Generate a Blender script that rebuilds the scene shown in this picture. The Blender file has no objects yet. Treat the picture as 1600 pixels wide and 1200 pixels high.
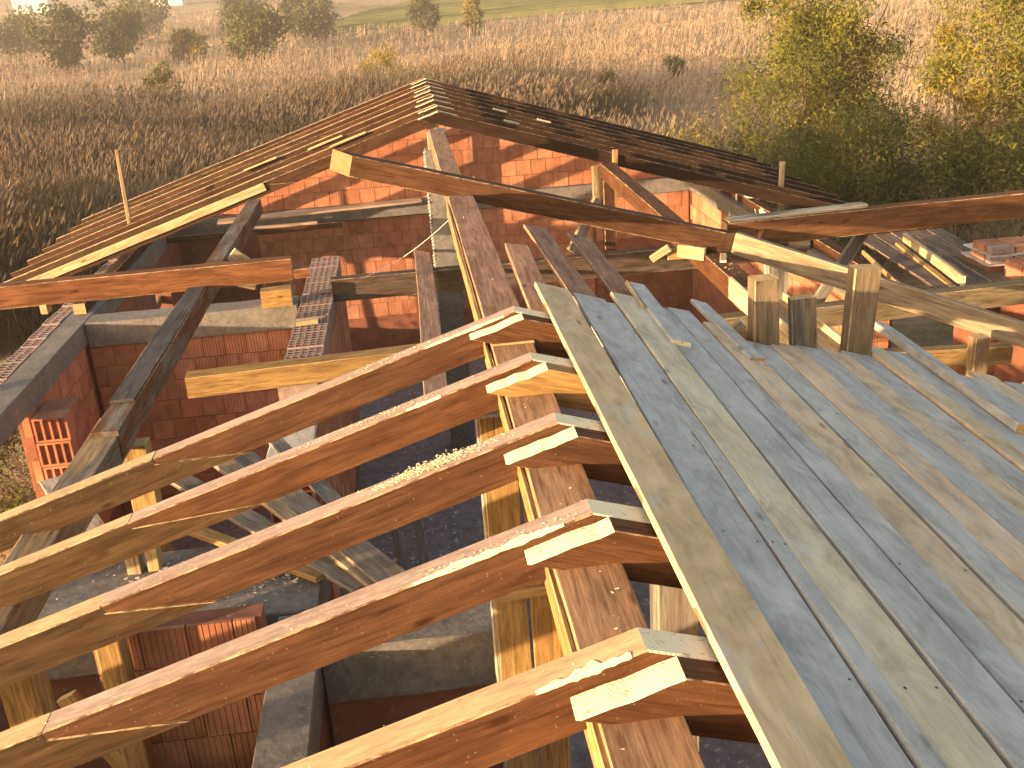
import bpy, math, random
import numpy as np
from mathutils import Vector, Matrix, Euler

random.seed(7); np.random.seed(7)
scene = bpy.context.scene
COL = scene.collection
Z0 = 4.7            # ridge top above the ground; everything below is written with the ridge at z = 0
FLOOR = -4.5
GND = -4.7

# ------------------------------------------------------------------ camera
F_PX, PITCH, YAW, ROLL = 1635.6, math.radians(21.149), math.radians(4.841), 0.07074
CAM = Vector((-0.476, 0.0, 1.6))
cp, sp, cy, sy = math.cos(PITCH), math.sin(PITCH), math.cos(YAW), math.sin(YAW)
fwd = Vector((cp*sy, cp*cy, -sp))
rgt = Vector((cy, -sy, 0.0))
upv = rgt.cross(fwd)
cr, sr = math.cos(ROLL), math.sin(ROLL)
r2 = rgt*cr - upv*sr
u2 = rgt*sr + upv*cr
cam_data = bpy.data.cameras.new('camera')
cam_data.sensor_fit = 'HORIZONTAL'; cam_data.sensor_width = 36.0
cam_data.lens = F_PX/1600.0*36.0
cam_data.clip_start = 0.05; cam_data.clip_end = 4000.0
cam = bpy.data.objects.new('camera', cam_data); COL.objects.link(cam)
M = Matrix((r2, u2, -fwd)).transposed().to_4x4()
M.translation = CAM + Vector((0, 0, Z0))
cam.matrix_world = M
scene.camera = cam

# ------------------------------------------------------------------ sky, sun, exposure
SUN_AZ = math.radians(63.0)      # to the left of straight behind the camera
SUN_EL = math.radians(6.2)
to_sun = Vector((-math.sin(SUN_AZ)*math.cos(SUN_EL), -math.cos(SUN_AZ)*math.cos(SUN_EL), math.sin(SUN_EL)))
world = bpy.data.worlds.new('World'); scene.world = world; world.use_nodes = True
wn = world.node_tree.nodes; wl = world.node_tree.links; wn.clear()
wo = wn.new('ShaderNodeOutputWorld'); wb = wn.new('ShaderNodeBackground'); ws = wn.new('ShaderNodeTexSky')
ws.sky_type = 'NISHITA'; ws.sun_disc = False
ws.sun_elevation = SUN_EL; ws.sun_rotation = math.atan2(to_sun.x, to_sun.y)
ws.air_density = 1.0; ws.dust_density = 5.0; ws.ozone_density = 0.4
wb.inputs['Strength'].default_value = 0.15
wl.new(ws.outputs['Color'], wb.inputs['Color']); wl.new(wb.outputs['Background'], wo.inputs['Surface'])
sl = bpy.data.lights.new('sun', 'SUN'); sl.energy = 4.2; sl.angle = math.radians(0.6); sl.color = (1.0, 0.69, 0.385)
sun = bpy.data.objects.new('sun', sl); COL.objects.link(sun)
sun.rotation_euler = to_sun.to_track_quat('Z', 'Y').to_euler()
sun.location = (-20, -10, 20)
scene.view_settings.view_transform = 'Standard'; scene.view_settings.look = 'None'
scene.view_settings.gamma = 1.0; scene.view_settings.use_curve_mapping = False
scene.view_settings.exposure = 2.1
scene.render.engine = 'CYCLES'
scene.cycles.max_bounces = 4; scene.cycles.diffuse_bounces = 2; scene.cycles.glossy_bounces = 1
scene.cycles.transmission_bounces = 2; scene.cycles.transparent_max_bounces = 4; scene.cycles.volume_bounces = 0

# ------------------------------------------------------------------ materials
def new_mat(name):
    m = bpy.data.materials.new(name); m.use_nodes = True
    nt = m.node_tree
    b = nt.nodes['Principled BSDF']
    b.inputs['Roughness'].default_value = 0.75
    b.inputs['Specular IOR Level'].default_value = 0.25
    return m, nt, b

class NB:
    """small node-graph helper"""
    def __init__(s, nt): s.nt = nt
    def n(s, t, **kw):
        x = s.nt.nodes.new(t)
        for k, v in kw.items(): setattr(x, k, v)
        return x
    def l(s, a, b): s.nt.links.new(a, b)
    def val(s, inp, v):
        if hasattr(v, 'is_output') or hasattr(v, 'links'): s.l(v, inp)
        else: inp.default_value = v
    def math(s, op, a, b=None, clamp=False):
        x = s.n('ShaderNodeMath', operation=op); x.use_clamp = clamp
        s.val(x.inputs[0], a)
        if b is not None: s.val(x.inputs[1], b)
        return x.outputs[0]
    def mix(s, fac, a, b, mode='MIX'):
        x = s.n('ShaderNodeMix', data_type='RGBA', blend_type=mode)
        s.val(x.inputs['Factor'], fac)
        for i, v in ((6, a), (7, b)):
            if isinstance(v, tuple): x.inputs[i].default_value = (*v, 1) if len(v) == 3 else v
            else: s.l(v, x.inputs[i])
        return x.outputs[2]
    def coords(s, scale=(1, 1, 1), rnd=True):
        tc = s.n('ShaderNodeTexCoord'); mp = s.n('ShaderNodeMapping')
        mp.inputs['Scale'].default_value = scale
        s.l(tc.outputs['Object'], mp.inputs['Vector'])
        if rnd:
            oi = s.n('ShaderNodeObjectInfo')
            k = s.math('MULTIPLY', oi.outputs['Random'], 37.0)
            cx = s.n('ShaderNodeCombineXYZ')
            s.l(k, cx.inputs[0]); s.l(k, cx.inputs[1]); s.l(k, cx.inputs[2])
            s.l(cx.outputs[0], mp.inputs['Location'])
        return mp.outputs['Vector']
    def noise(s, vec, scale, detail=4, rough=0.6, dist=0.0):
        x = s.n('ShaderNodeTexNoise'); s.l(vec, x.inputs['Vector'])
        x.inputs['Scale'].default_value = scale; x.inputs['Detail'].default_value = detail
        x.inputs['Roughness'].default_value = rough; x.inputs['Distortion'].default_value = dist
        return x.outputs['Fac']
    def ramp(s, f, stops):
        x = s.n('ShaderNodeValToRGB'); s.l(f, x.inputs['Fac'])
        e = x.color_ramp.elements
        while len(e) < len(stops): e.new(0.5)
        for k, (p, c) in zip(e, stops):
            k.position = p; k.color = (*c, 1) if isinstance(c, tuple) else (c, c, c, 1)
        return x.outputs['Color']
    def bump(s, h, strength, dist, normal=None):
        x = s.n('ShaderNodeBump'); s.l(h, x.inputs['Height'])
        x.inputs['Strength'].default_value = strength; x.inputs['Distance'].default_value = dist
        return x.outputs['Normal']

def make_wood(name, grey=(0.15, 0.135, 0.12), contrast=(0.45, 1.5), smear=None, crack=0.6, dust=0.22, stn=0.6):
    """sawn timber: colour comes from the object's own colour, its alpha says how much of it has weathered grey"""
    m, nt, b = new_mat(name); g = NB(nt)
    oi = g.n('ShaderNodeObjectInfo')
    v1 = g.coords((0.9, 13, 13)); v2 = g.coords((0.55, 3.2, 3.2)); v3 = g.coords((2.2, 9, 9))
    grain = g.noise(v1, 4.0, 5, 0.68, 0.6)
    gr = g.ramp(grain, [(0.28, contrast[0]), (0.5, 1.0), (0.74, contrast[1])])
    stain = g.noise(v2, 2.1, 3, 0.62, 0.4)
    # weathering patches
    lim = g.math('SUBTRACT', 1.0, oi.outputs['Alpha'])
    w = g.n('ShaderNodeMapRange', interpolation_type='SMOOTHSTEP')
    g.l(stain, w.inputs['Value'])
    g.l(g.math('MULTIPLY', lim, 0.8), w.inputs['From Min'])
    g.l(g.math('ADD', g.math('MULTIPLY', lim, 0.8), 0.24), w.inputs['From Max'])
    col = g.mix(w.outputs['Result'], oi.outputs['Color'], grey)
    st2 = g.noise(v3, 1.3, 3, 0.6)
    col = g.mix(g.math('MULTIPLY', g.ramp(st2, [(0.40, 0.0), (0.62, 1.0)]), stn), col, g.mix(1.0, col, (0.52, 0.46, 0.44), 'MULTIPLY'))
    col = g.mix(1.0, col, gr, 'MULTIPLY')
    # knots
    vo = g.n('ShaderNodeTexVoronoi'); vo.inputs['Scale'].default_value = 1.0; vo.inputs['Randomness'].default_value = 1.0
    g.l(g.coords((2.3, 6.5, 6.5)), vo.inputs['Vector'])
    kn = g.ramp(vo.outputs['Distance'], [(0.05, 1.0), (0.12, 0.0)])
    col = g.mix(g.math('MULTIPLY', kn, 0.75), col, g.mix(1.0, col, (0.33, 0.22, 0.16), 'MULTIPLY'))
    # checks / cracks along the grain
    vc = g.noise(g.coords((0.7, 30, 30)), 2.2, 3, 0.5, 0.9)
    ck = g.ramp(vc, [(0.665, 0.0), (0.69, 1.0)])
    col = g.mix(g.math('MULTIPLY', ck, crack), col, g.mix(1.0, col, (0.3, 0.24, 0.2), 'MULTIPLY'))
    # mortar dust and chips
    sp_ = g.noise(g.coords((16, 16, 16)), 5.0, 2, 0.5)
    col = g.mix(g.math('MULTIPLY', g.ramp(sp_, [(0.70, 0.0), (0.75, 1.0)]), dust), col, (0.5, 0.42, 0.32))
    if smear:
        bl = g.noise(g.coords((1.6, 3.4, 3.4)), 2.0, 5, 0.68, 0.8)
        col = g.mix(1.0, col, g.ramp(bl, [(0.3, 0.68), (0.52, 1.0), (0.72, 1.2)]), 'MULTIPLY')
        sn = g.noise(g.coords((1.1, 2.0, 2.0)), 1.6, 4, 0.7, 1.2)
        col = g.mix(g.math('MULTIPLY', g.ramp(sn, [(0.54, 0.0), (0.70, 1.0)]), 0.6), col, smear)
    g.l(col, b.inputs['Base Color'])
    hgt = g.math('SUBTRACT', g.math('ADD', g.math('MULTIPLY', grain, 0.7), g.math('MULTIPLY', st2, 0.6)), ck)
    g.l(g.bump(hgt, 0.35, 0.006), b.inputs['Normal'])
    b.inputs['Roughness'].default_value = 0.85; b.inputs['Specular IOR Level'].default_value = 0.1
    return m
WOOD = make_wood('sawn_timber')
WOODD = make_wood('weathered_board', (0.42, 0.402, 0.38), (0.88, 1.10), smear=(0.54, 0.515, 0.475), crack=0.25, dust=0.12, stn=0.25)
def worn_lit_mat():  # pale arris colour paints in the bright rim highlights as well as wear
    m, nt, b = new_mat('worn_lit_arris'); g = NB(nt)
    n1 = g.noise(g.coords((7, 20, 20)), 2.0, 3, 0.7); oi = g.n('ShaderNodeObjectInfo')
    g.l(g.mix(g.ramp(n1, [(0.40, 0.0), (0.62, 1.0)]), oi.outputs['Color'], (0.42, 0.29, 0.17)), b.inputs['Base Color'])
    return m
WORN_LIT = worn_lit_mat()

def make_simple(name, c1, c2, scale=(6, 6, 6), bump=0.3, bd=0.01, speck=None, rough=0.85):
    m, nt, b = new_mat(name); g = NB(nt)
    v = g.coords(scale)
    n1 = g.noise(v, 1.0, 6, 0.65, 0.2); n2 = g.noise(v, 6.0, 4, 0.6)
    col = g.mix(g.ramp(n1, [(0.32, 0.0), (0.68, 1.0)]), c1, c2)
    col = g.mix(1.0, col, g.ramp(n2, [(0.3, 0.72), (0.7, 1.2)]), 'MULTIPLY')
    if speck:
        col = g.mix(g.ramp(g.noise(v, 14.0, 2, 0.5), [(0.62, 0.0), (0.68, 0.8)]), col, speck)
    g.l(col, b.inputs['Base Color']); b.inputs['Roughness'].default_value = rough
    g.l(g.bump(g.math('ADD', n1, g.math('MULTIPLY', n2, 0.6)), bump, bd), b.inputs['Normal'])
    return m
def fresh_mat():
    m, nt, b = new_mat('fresh_cut_timber'); g = NB(nt)
    n1 = g.noise(g.coords((3, 3, 3)), 2.5, 4, 0.65, 0.3)
    wv = g.n('ShaderNodeTexWave', wave_type='BANDS', bands_direction='DIAGONAL'); wv.inputs['Scale'].default_value = 26.0
    wv.inputs['Distortion'].default_value = 7.0; wv.inputs['Detail'].default_value = 2.0
    g.l(g.coords((1, 1, 1)), wv.inputs['Vector'])
    col = g.mix(n1, (0.70, 0.56, 0.33), (0.86, 0.75, 0.52))
    col = g.mix(g.math('MULTIPLY', g.ramp(wv.outputs['Fac'], [(0.15, 1.0), (0.5, 0.0)]), 0.14), col, (0.50, 0.34, 0.16))
    col = g.mix(g.ramp(g.noise(g.coords((9, 22, 22)), 2.0, 3, 0.6), [(0.60, 0.0), (0.68, 0.8)]), col, (0.42, 0.29, 0.15))
    g.l(col, b.inputs['Base Color']); b.inputs['Roughness'].default_value = 0.85
    g.l(g.bump(wv.outputs['Fac'], 0.3, 0.003), b.inputs['Normal'])
    return m
FRESH = fresh_mat()
ENDL = make_simple('pale_end_grain', (0.22, 0.125, 0.058), (0.28, 0.17, 0.085), (14, 6, 30), 0.4, 0.004)
ENDG = make_simple('end_grain', (0.36, 0.22, 0.10), (0.52, 0.35, 0.17), (14, 6, 30), 0.4, 0.004)
CONC = make_simple('concrete', (0.13, 0.117, 0.107), (0.20, 0.18, 0.167), (3, 3, 3), 0.5, 0.012, speck=(0.25, 0.23, 0.21))
TOPC = make_simple('pale_lit_timber_top', (0.29, 0.20, 0.115), (0.43, 0.32, 0.19), (1.5, 9, 9), 0.3, 0.004, speck=(0.25, 0.17, 0.10))  # pale tan wood; the cream also paints in sunlight on the tops
TOPW = make_simple('greyed_timber_top', (0.24, 0.165, 0.135), (0.36, 0.27, 0.225), (1.5, 9, 9), 0.3, 0.004, speck=(0.42, 0.34, 0.28))  # greyish wood, toned down so the tops look less sunlit
DUSTB = make_simple('dusty_clay', (0.25, 0.165, 0.15), (0.34, 0.25, 0.23), (12, 12, 12), 0.4, 0.006, speck=(0.42, 0.37, 0.35))
MORTAR = make_simple('mortar', (0.40, 0.36, 0.33), (0.56, 0.51, 0.46), (9, 9, 9), 0.6, 0.012)
FLOORM = make_simple('dusty_floor', (0.15, 0.125, 0.125), (0.22, 0.19, 0.19), (1.2, 1.2, 1.2), 0.4, 0.02, speck=(0.38, 0.33, 0.29))
SAWDUST = make_simple('sawdust', (0.78, 0.64, 0.40), (0.90, 0.78, 0.54), (30, 30, 30), 0.2, 0.003)
ROPE = make_simple('cord', (0.45, 0.42, 0.38), (0.6, 0.57, 0.5), (30, 30, 30), 0.1, 0.002)

def make_brick(name, c1, c2):
    m, nt, b = new_mat(name); g = NB(nt)
    oi = g.n('ShaderNodeObjectInfo')
    n1 = g.noise(g.coords((5, 5, 5)), 1.0, 5, 0.6)
    col = g.mix(oi.outputs['Random'], c1, c2)
    col = g.mix(1.0, col, g.ramp(n1, [(0.3, 0.7), (0.7, 1.22)]), 'MULTIPLY')
    sm = g.noise(g.coords((9, 9, 5)), 1.4, 4, 0.7)
    col = g.mix(g.math('MULTIPLY', g.ramp(sm, [(0.64, 0.0), (0.74, 1.0)]), 0.55), col, (0.50, 0.42, 0.37))
    g.l(col, b.inputs['Base Color']); b.inputs['Roughness'].default_value = 0.9
    g.l(g.bump(g.noise(g.coords((60, 60, 60)), 1.0, 3), 0.3, 0.003), b.inputs['Normal'])
    return m
BRICK = make_brick('clay_block', (0.36, 0.14, 0.075), (0.47, 0.215, 0.127))
BRICKCORE = make_brick('clay_wall_body', (0.21, 0.08, 0.048), (0.26, 0.105, 0.066))

def make_foliage(name, stops, transl=0.35, scale=0.9):
    m = bpy.data.materials.new(name); m.use_nodes = True; nt = m.node_tree; nt.nodes.clear(); g = NB(nt)
    out = g.n('ShaderNodeOutputMaterial'); d = g.n('ShaderNodeBsdfDiffuse'); t = g.n('ShaderNodeBsdfTranslucent'); mx = g.n('ShaderNodeMixShader')
    tc = g.n('ShaderNodeTexCoord')
    big = g.noise(tc.outputs['Object'], scale, 3, 0.6); fine = g.noise(tc.outputs['Object'], scale*14, 2, 0.6)
    f = g.math('ADD', g.math('MULTIPLY', big, 0.6), g.math('MULTIPLY', fine, 0.4))
    col = g.ramp(f, stops)
    g.l(col, d.inputs['Color']); g.l(col, t.inputs['Color'])
    mx.inputs[0].default_value = transl
    g.l(d.outputs[0], mx.inputs[1]); g.l(t.outputs[0], mx.inputs[2]); g.l(mx.outputs[0], out.inputs['Surface'])
    return m
LEAF = make_foliage('willow_leaves', [(0.36, (0.065, 0.085, 0.018)), (0.48, (0.13, 0.14, 0.03)), (0.57, (0.24, 0.205, 0.042)), (0.68, (0.36, 0.26, 0.055))], 0.35, 0.7)
LEAFD = make_foliage('dark_leaves', [(0.36, (0.05, 0.062, 0.018)), (0.52, (0.095, 0.105, 0.026)), (0.64, (0.20, 0.165, 0.04))], 0.3, 0.7)
LEAFB = make_foliage('bush_leaves', [(0.36, (0.07, 0.08, 0.026)), (0.52, (0.13, 0.125, 0.04)), (0.66, (0.22, 0.17, 0.055))], 0.3, 0.25)
LEAFY = make_foliage('autumn_leaves', [(0.36, (0.17, 0.14, 0.025)), (0.52, (0.30, 0.23, 0.035)), (0.66, (0.42, 0.30, 0.05))], 0.35, 0.4)
REEDL = make_foliage('reed_leaves', [(0.36, (0.048, 0.042, 0.024)), (0.5, (0.080, 0.066, 0.042)), (0.64, (0.13, 0.102, 0.068))], 0.3, 0.16)  # dark tone carries the shade among the near reeds
PLUME = make_foliage('reed_plumes', [(0.36, (0.27, 0.192, 0.128)), (0.52, (0.385, 0.28, 0.19)), (0.66, (0.49, 0.37, 0.26))], 0.3, 0.2)
PLUMR = make_foliage('tall_reed_plumes', [(0.36, (0.15, 0.11, 0.07)), (0.52, (0.25, 0.185, 0.12)), (0.66, (0.38, 0.29, 0.19))], 0.3, 0.2)  # plumes darkened likewise for shade in the reed bed
WEED = make_foliage('dry_weeds', [(0.36, (0.33, 0.222, 0.15)), (0.5, (0.47, 0.33, 0.225)), (0.64, (0.58, 0.43, 0.30))], 0.3, 0.1)
BARK = make_simple('bark', (0.10, 0.075, 0.05), (0.17, 0.13, 0.09), (8, 8, 2), 0.6, 0.02)

# ------------------------------------------------------------------ object helpers
WM = {}            # world matrices of everything we place
def link(o, M, parent=None):
    COL.objects.link(o)
    WM[o.name] = M
    if parent is not None:
        o.parent = parent
        o.matrix_local = WM[parent.name].inverted() @ M
    else:
        o.matrix_world = M
    return o
def tag(o, label, cat, group=None, kind=None):
    if label: o['label'] = label
    if cat: o['category'] = cat
    if group: o['group'] = group
    if kind: o['kind'] = kind
    return o
def thing(name, label, cat, loc, group=None):
    o = bpy.data.objects.new(name, None); o.empty_display_size = 0.2
    link(o, Matrix.Translation(Vector(loc)))
    return tag(o, label, cat, group)
def mesh_obj(name, verts, faces, mats, M=None, parent=None, fmat=None):
    me = bpy.data.meshes.new(name)
    me.from_pydata([tuple(v) for v in verts], [], faces)
    for m in (mats if isinstance(mats, (list, tuple)) else [mats]): me.materials.append(m)
    if fmat is not None: me.polygons.foreach_set('material_index', fmat)
    me.update()
    o = bpy.data.objects.new(name, me)
    return link(o, M if M is not None else Matrix.Identity(4), parent)

def frame(p0, p1, up=(0, 0, 1)):
    p0 = Vector(p0); p1 = Vector(p1)
    x = (p1-p0).normalized(); up = Vector(up)
    y = up.cross(x).normalized(); z = x.cross(y)
    M = Matrix((x, y, z)).transposed().to_4x4(); M.translation = p0
    return M, (p1-p0).length

def bar_geo(L, w, h, seg=None, c=0.006, jit=0.0025, skew=0.0, rnd=None):
    """sawn bar along +X: chamfered section, slightly uneven; returns verts, faces, material index (1 = cut ends)"""
    rnd = rnd or random
    seg = seg or max(2, min(14, int(L/0.35)))
    a, b = w/2, h/2; c = min(c, a*0.4, b*0.4)
    sec = [(-a+c, -b), (a-c, -b), (a, -b+c), (a, b-c), (a-c, b), (-a+c, b), (-a, b-c), (-a, -b+c)]
    V = []; Fc = []; Mi = []
    ph = rnd.uniform(0, 6); bow = rnd.uniform(-1, 1)*0.0022*L
    for i in range(seg+1):
        t = i/seg; ox = math.sin(ph+t*3.1)*bow; oz = math.cos(ph*1.7+t*2.6)*bow*0.7
        k = 1+rnd.uniform(-1, 1)*0.015
        for (y, z) in sec:
            sx = 0.0
            if i in (0, seg): sx = skew*y*(1 if i else -1)
            V.append((t*L+sx, y*k+ox+rnd.uniform(-jit, jit), z*k+oz+rnd.uniform(-jit, jit)))
    for i in range(seg):
        for j in range(8):
            j2 = (j+1) % 8
            Fc.append((i*8+j, i*8+j2, i*8+8+j2, i*8+8+j)); Mi.append(2 if j % 2 else 0)
    Fc.append(tuple(range(7, -1, -1))); Mi.append(1)
    Fc.append(tuple(seg*8+j for j in range(8))); Mi.append(1)
    return V, Fc, Mi

def bar(name, p0, p1, w, h, color, grey=0.15, up=(0, 0, 1), parent=None, end=None, label=None, cat='beam', group=None, ref='c', skew=0.0, c=0.006, jit=0.0025, mat=None):
    """a timber from p0 to p1. ref 't': the points run along the middle of its top face, 'c': along its axis, 'b': bottom"""
    M, L = frame(p0, p1, up)
    if ref == 't': M = M @ Matrix.Translation((0, 0, -h/2))
    if ref == 'b': M = M @ Matrix.Translation((0, 0, h/2))
    V, Fc, Mi = bar_geo(L, w, h, c=c, jit=jit, skew=skew)
    o = mesh_obj(name, V, Fc, [mat or WOOD, end or ENDG, mat or WORN_LIT], M, parent, Mi)
    o.color = (*color, grey)
    if label and parent is None: tag(o, label, cat, group)
    elif label: o['label'] = label
    return o

def prism(name, poly, y0, y1, M, color, grey=0.15, parent=None, fresh_edges=(), top_edges=(), worn_lit=(0, 2), mats=None, jit=0.0, c=0.005):
    """extrude a polygon given in local (x, z) along local y; fresh_edges lists edges that are newly cut"""
    n = len(poly); V = []; Fc = []; Mi = []
    # chamfered long arrises: inset rings at both faces
    cx = sum(p[0] for p in poly)/n; cz = sum(p[1] for p in poly)/n
    def inset(p, d):
        i = poly.index(p); a = Vector(poly[i-1]); b = Vector(p); e = Vector(poly[(i+1) % n])
        u = (b-a).normalized(); w = (e-b).normalized()
        area = sum(poly[k][0]*poly[(k+1) % n][1]-poly[(k+1) % n][0]*poly[k][1] for k in range(n))
        s = 1 if area > 0 else -1
        n1 = Vector((-u.y, u.x))*s; n2 = Vector((-w.y, w.x))*s
        bis = (n1+n2); q = bis.length
        bis = bis/q if q > 1e-6 else n1
        return b + bis*(d/max(0.35, bis.dot(n1)))
    ring0 = [inset(p, c) for p in poly]
    rows = [(ring0, y0), ([Vector(p) for p in poly], y0+c), ([Vector(p) for p in poly], y1-c), (ring0, y1)]
    for r, y in rows:
        for p in r: V.append((p.x, y, p.y))
    for k in range(3):
        for j in range(n):
            j2 = (j+1) % n
            Fc.append((k*n+j, k*n+j2, k*n+n+j2, k*n+n+j)); Mi.append(1 if (j in fresh_edges) else (2 if (j in top_edges and k == 1) else (3 if (k != 1 and j in worn_lit) else 0)))
    Fc.append(tuple(range(n-1, -1, -1))); Mi.append(0)
    Fc.append(tuple(3*n+j for j in range(n))); Mi.append(0)
    o = mesh_obj(name, V, Fc, mats or [WOOD, FRESH, TOPW, WORN_LIT], M, parent, Mi)
    me = o.data
    import bmesh
    bm = bmesh.new(); bm.from_mesh(me); bmesh.ops.recalc_face_normals(bm, faces=bm.faces); bm.to_mesh(me); bm.free()
    o.color = (*color, grey)
    return o

def box(name, lo, hi, mat, parent=None, jit=0.0, c=0.008, sub=1):
    """block with chamfered edges between two corners, slightly uneven"""
    import bmesh
    lo = Vector(lo); hi = Vector(hi); ctr = Vector(((lo.x+hi.x)/2, (lo.y+hi.y)/2, lo.z))
    bm = bmesh.new(); bmesh.ops.create_cube(bm, size=1.0)
    for v in bm.verts: v.co = Vector((v.co.x*(hi.x-lo.x), v.co.y*(hi.y-lo.y), (v.co.z+0.5)*(hi.z-lo.z)))
    if sub > 1:
        bmesh.ops.subdivide_edges(bm, edges=[e for e in bm.edges if e.calc_length() > 0.5], cuts=sub, use_grid_fill=True)
    if c: bmesh.ops.bevel(bm, geom=[e for e in bm.edges if len(e.link_faces) == 2 and e.calc_face_angle(0) > 1.0], offset=c, segments=1, affect='EDGES')
    if jit:
        for v in bm.verts: v.co += Vector((random.uniform(-jit, jit), random.uniform(-jit, jit), random.uniform(-jit, jit)))
    me = bpy.data.meshes.new(name); bm.to_mesh(me); bm.free(); me.materials.append(mat)
    o = bpy.data.objects.new(name, me)
    return link(o, Matrix.Translation(ctr), parent)

# timber colours (linear)
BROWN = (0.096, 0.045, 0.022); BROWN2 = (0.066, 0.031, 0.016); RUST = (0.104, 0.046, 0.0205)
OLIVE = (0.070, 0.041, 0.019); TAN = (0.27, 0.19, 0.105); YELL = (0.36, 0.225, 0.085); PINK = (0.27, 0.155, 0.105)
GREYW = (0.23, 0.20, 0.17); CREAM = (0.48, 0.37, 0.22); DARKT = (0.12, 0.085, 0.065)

# ================================================================== GROUND
def gz(x, y):
    d = np.sqrt(x*x+y*y)
    z = GND + 0.04*np.maximum(0, d-170) + 0.25*np.sin(x*0.05+1)*np.sin(y*0.04)*np.clip((d-25)/30, 0, 1)
    return z
def grid_terrain():
    rr = np.concatenate([[0], np.geomspace(6, 640, 56)]); aa = np.linspace(0, 2*math.pi, 97)[:-1]
    V = [(0, 0, GND)]; Fc = []
    for r in rr[1:]:
        for a in aa:
            x, y = r*math.sin(a), r*math.cos(a); V.append((x, y, float(gz(np.array(x), np.array(y)))))
    n = len(aa)
    for j in range(n): Fc.append((0, 1+(j+1) % n, 1+j))
    for i in range(len(rr)-2):
        for j in range(n):
            a = 1+i*n+j; b = 1+i*n+(j+1) % n
            Fc.append((a, b, b+n, a+n))
    return V, Fc
def ground_mat():
    m, nt, b = new_mat('dry_ground'); g = NB(nt)
    tc = g.n('ShaderNodeTexCoord'); v = tc.outputs['Object']
    n1 = g.noise(v, 0.035, 5, 0.6, 0.5); n2 = g.noise(v, 0.4, 6, 0.7); n3 = g.noise(v, 5.0, 3, 0.7)
    col = g.ramp(n1, [(0.3, (0.12, 0.105, 0.04)), (0.45, (0.33, 0.228, 0.145)), (0.6, (0.40, 0.285, 0.185)), (0.72, (0.29, 0.24, 0.11))])
    col = g.mix(1.0, col, g.ramp(n2, [(0.3, 0.6), (0.7, 1.3)]), 'MULTIPLY')
    col = g.mix(1.0, col, g.ramp(n3, [(0.3, 0.7), (0.7, 1.25)]), 'MULTIPLY')
    g.l(col, b.inputs['Base Color']); b.inputs['Roughness'].default_value = 1.0; b.inputs['Specular IOR Level'].default_value = 0.0
    g.l(g.bump(g.math('ADD', n2, n3), 0.8, 0.15), b.inputs['Normal'])
    return m
V, Fc = grid_terrain()
gnd = mesh_obj('ground', V, Fc, ground_mat()); gnd['kind'] = 'structure'
for p in gnd.data.polygons: p.use_smooth = True

# crop field: low green rows far off
def crop_mat():
    m, nt, b = new_mat('crop_rows'); g = NB(nt)
    tc = g.n('ShaderNodeTexCoord'); n1 = g.noise(tc.outputs['Object'], 0.25, 5, 0.65)
    col = g.ramp(n1, [(0.3, (0.10, 0.115, 0.03)), (0.55, (0.17, 0.165, 0.05)), (0.75, (0.24, 0.19, 0.08))])
    g.l(col, b.inputs['Base Color']); b.inputs['Roughness'].default_value = 1.0; b.inputs['Specular IOR Level'].default_value = 0.0
    return m
def crop_field():
    V = []; Fc = []
    rows = 34; Mi = []
    o = Vector((-4.0, 172.0)); ux = Vector((1.0, 0.12)).normalized(); uy = Vector((0.35, 1.0)).normalized()
    for r in range(rows):
        for k, (off, hh) in enumerate(((-2.1, 0.05), (-1.3, 0.9), (0.5, 1.0), (1.3, 0.05))):
            for i in range(13):
                p = o + uy*(r*4.4+off) + ux*(i*14.0-12)
                z = float(gz(np.array(p.x), np.array(p.y))) + hh + 0.12*math.sin(i*2.1+r)*(1 if hh > .1 else 0) + 0.12
                V.append((p.x, p.y, z))
        base = r*52
        for k in range(3):
            for i in range(12):
                a = base+k*13+i; Fc.append((a, a+1, a+14, a+13)); Mi.append(0)
        if r:
            for i in range(12): a = base-13+i; b_ = base+i; Fc.append((a, a+1, b_+1, b_)); Mi.append(1)
    f = mesh_obj('crop_field', V, Fc, [crop_mat(), make_simple('field_soil', (.20, .14, .08), (.28, .2, .12), (.5, .5, .5), .3, .1)], None, None, Mi); f['kind'] = 'structure'
crop_field()

# ================================================================== THE SHELL OF THE HOUSE
WT = -1.8           # top of the ring beams
fl = box('house_floor', (-4.9, -6, FLOOR-0.25), (4.9, 18.2, FLOOR), FLOORM, c=0, jit=0); fl['kind'] = 'structure'

def ribbed_block(L, H, D, ribs=7, gd=0.006):
    """hollow clay block with a ribbed front face (front looks along -y, front at y=0)"""
    xs = []; ys = []
    p = L/ribs
    xs.append(-L/2); ys.append(0)
    for k in range(ribs):
        x = -L/2+k*p
        xs += [x+p*0.38, x+p*0.5, x+p*0.62]; ys += [0, gd, 0]
    xs.append(L/2); ys.append(0)
    n = len(xs); V = [(x, y, 0) for x, y in zip(xs, ys)] + [(x, y, H) for x, y in zip(xs, ys)]
    V += [(-L/2, D, 0), (L/2, D, 0), (-L/2, D, H), (L/2, D, H)]
    Fc = [(i, i+1, n+i+1, n+i) for i in range(n-1)]
    b0, b1, t0, t1 = 2*n, 2*n+1, 2*n+2, 2*n+3
    Fc += [tuple(range(n, 2*n))+(t1, t0), tuple(range(n-1, -1, -1))+(b0, b1), (b0, 0, n, t0), (n-1, b1, t1, 2*n-1)]
    me = bpy.data.meshes.new('clay_block'); me.from_pydata(V, [], Fc); me.materials.append(BRICK); me.update()
    return me
BL, BH, JT = 0.247, 0.241, 0.009
blk_full = ribbed_block(BL, BH, 0.07); blk_half = ribbed_block((BL-JT)/2, BH, 0.07, 4)

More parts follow.
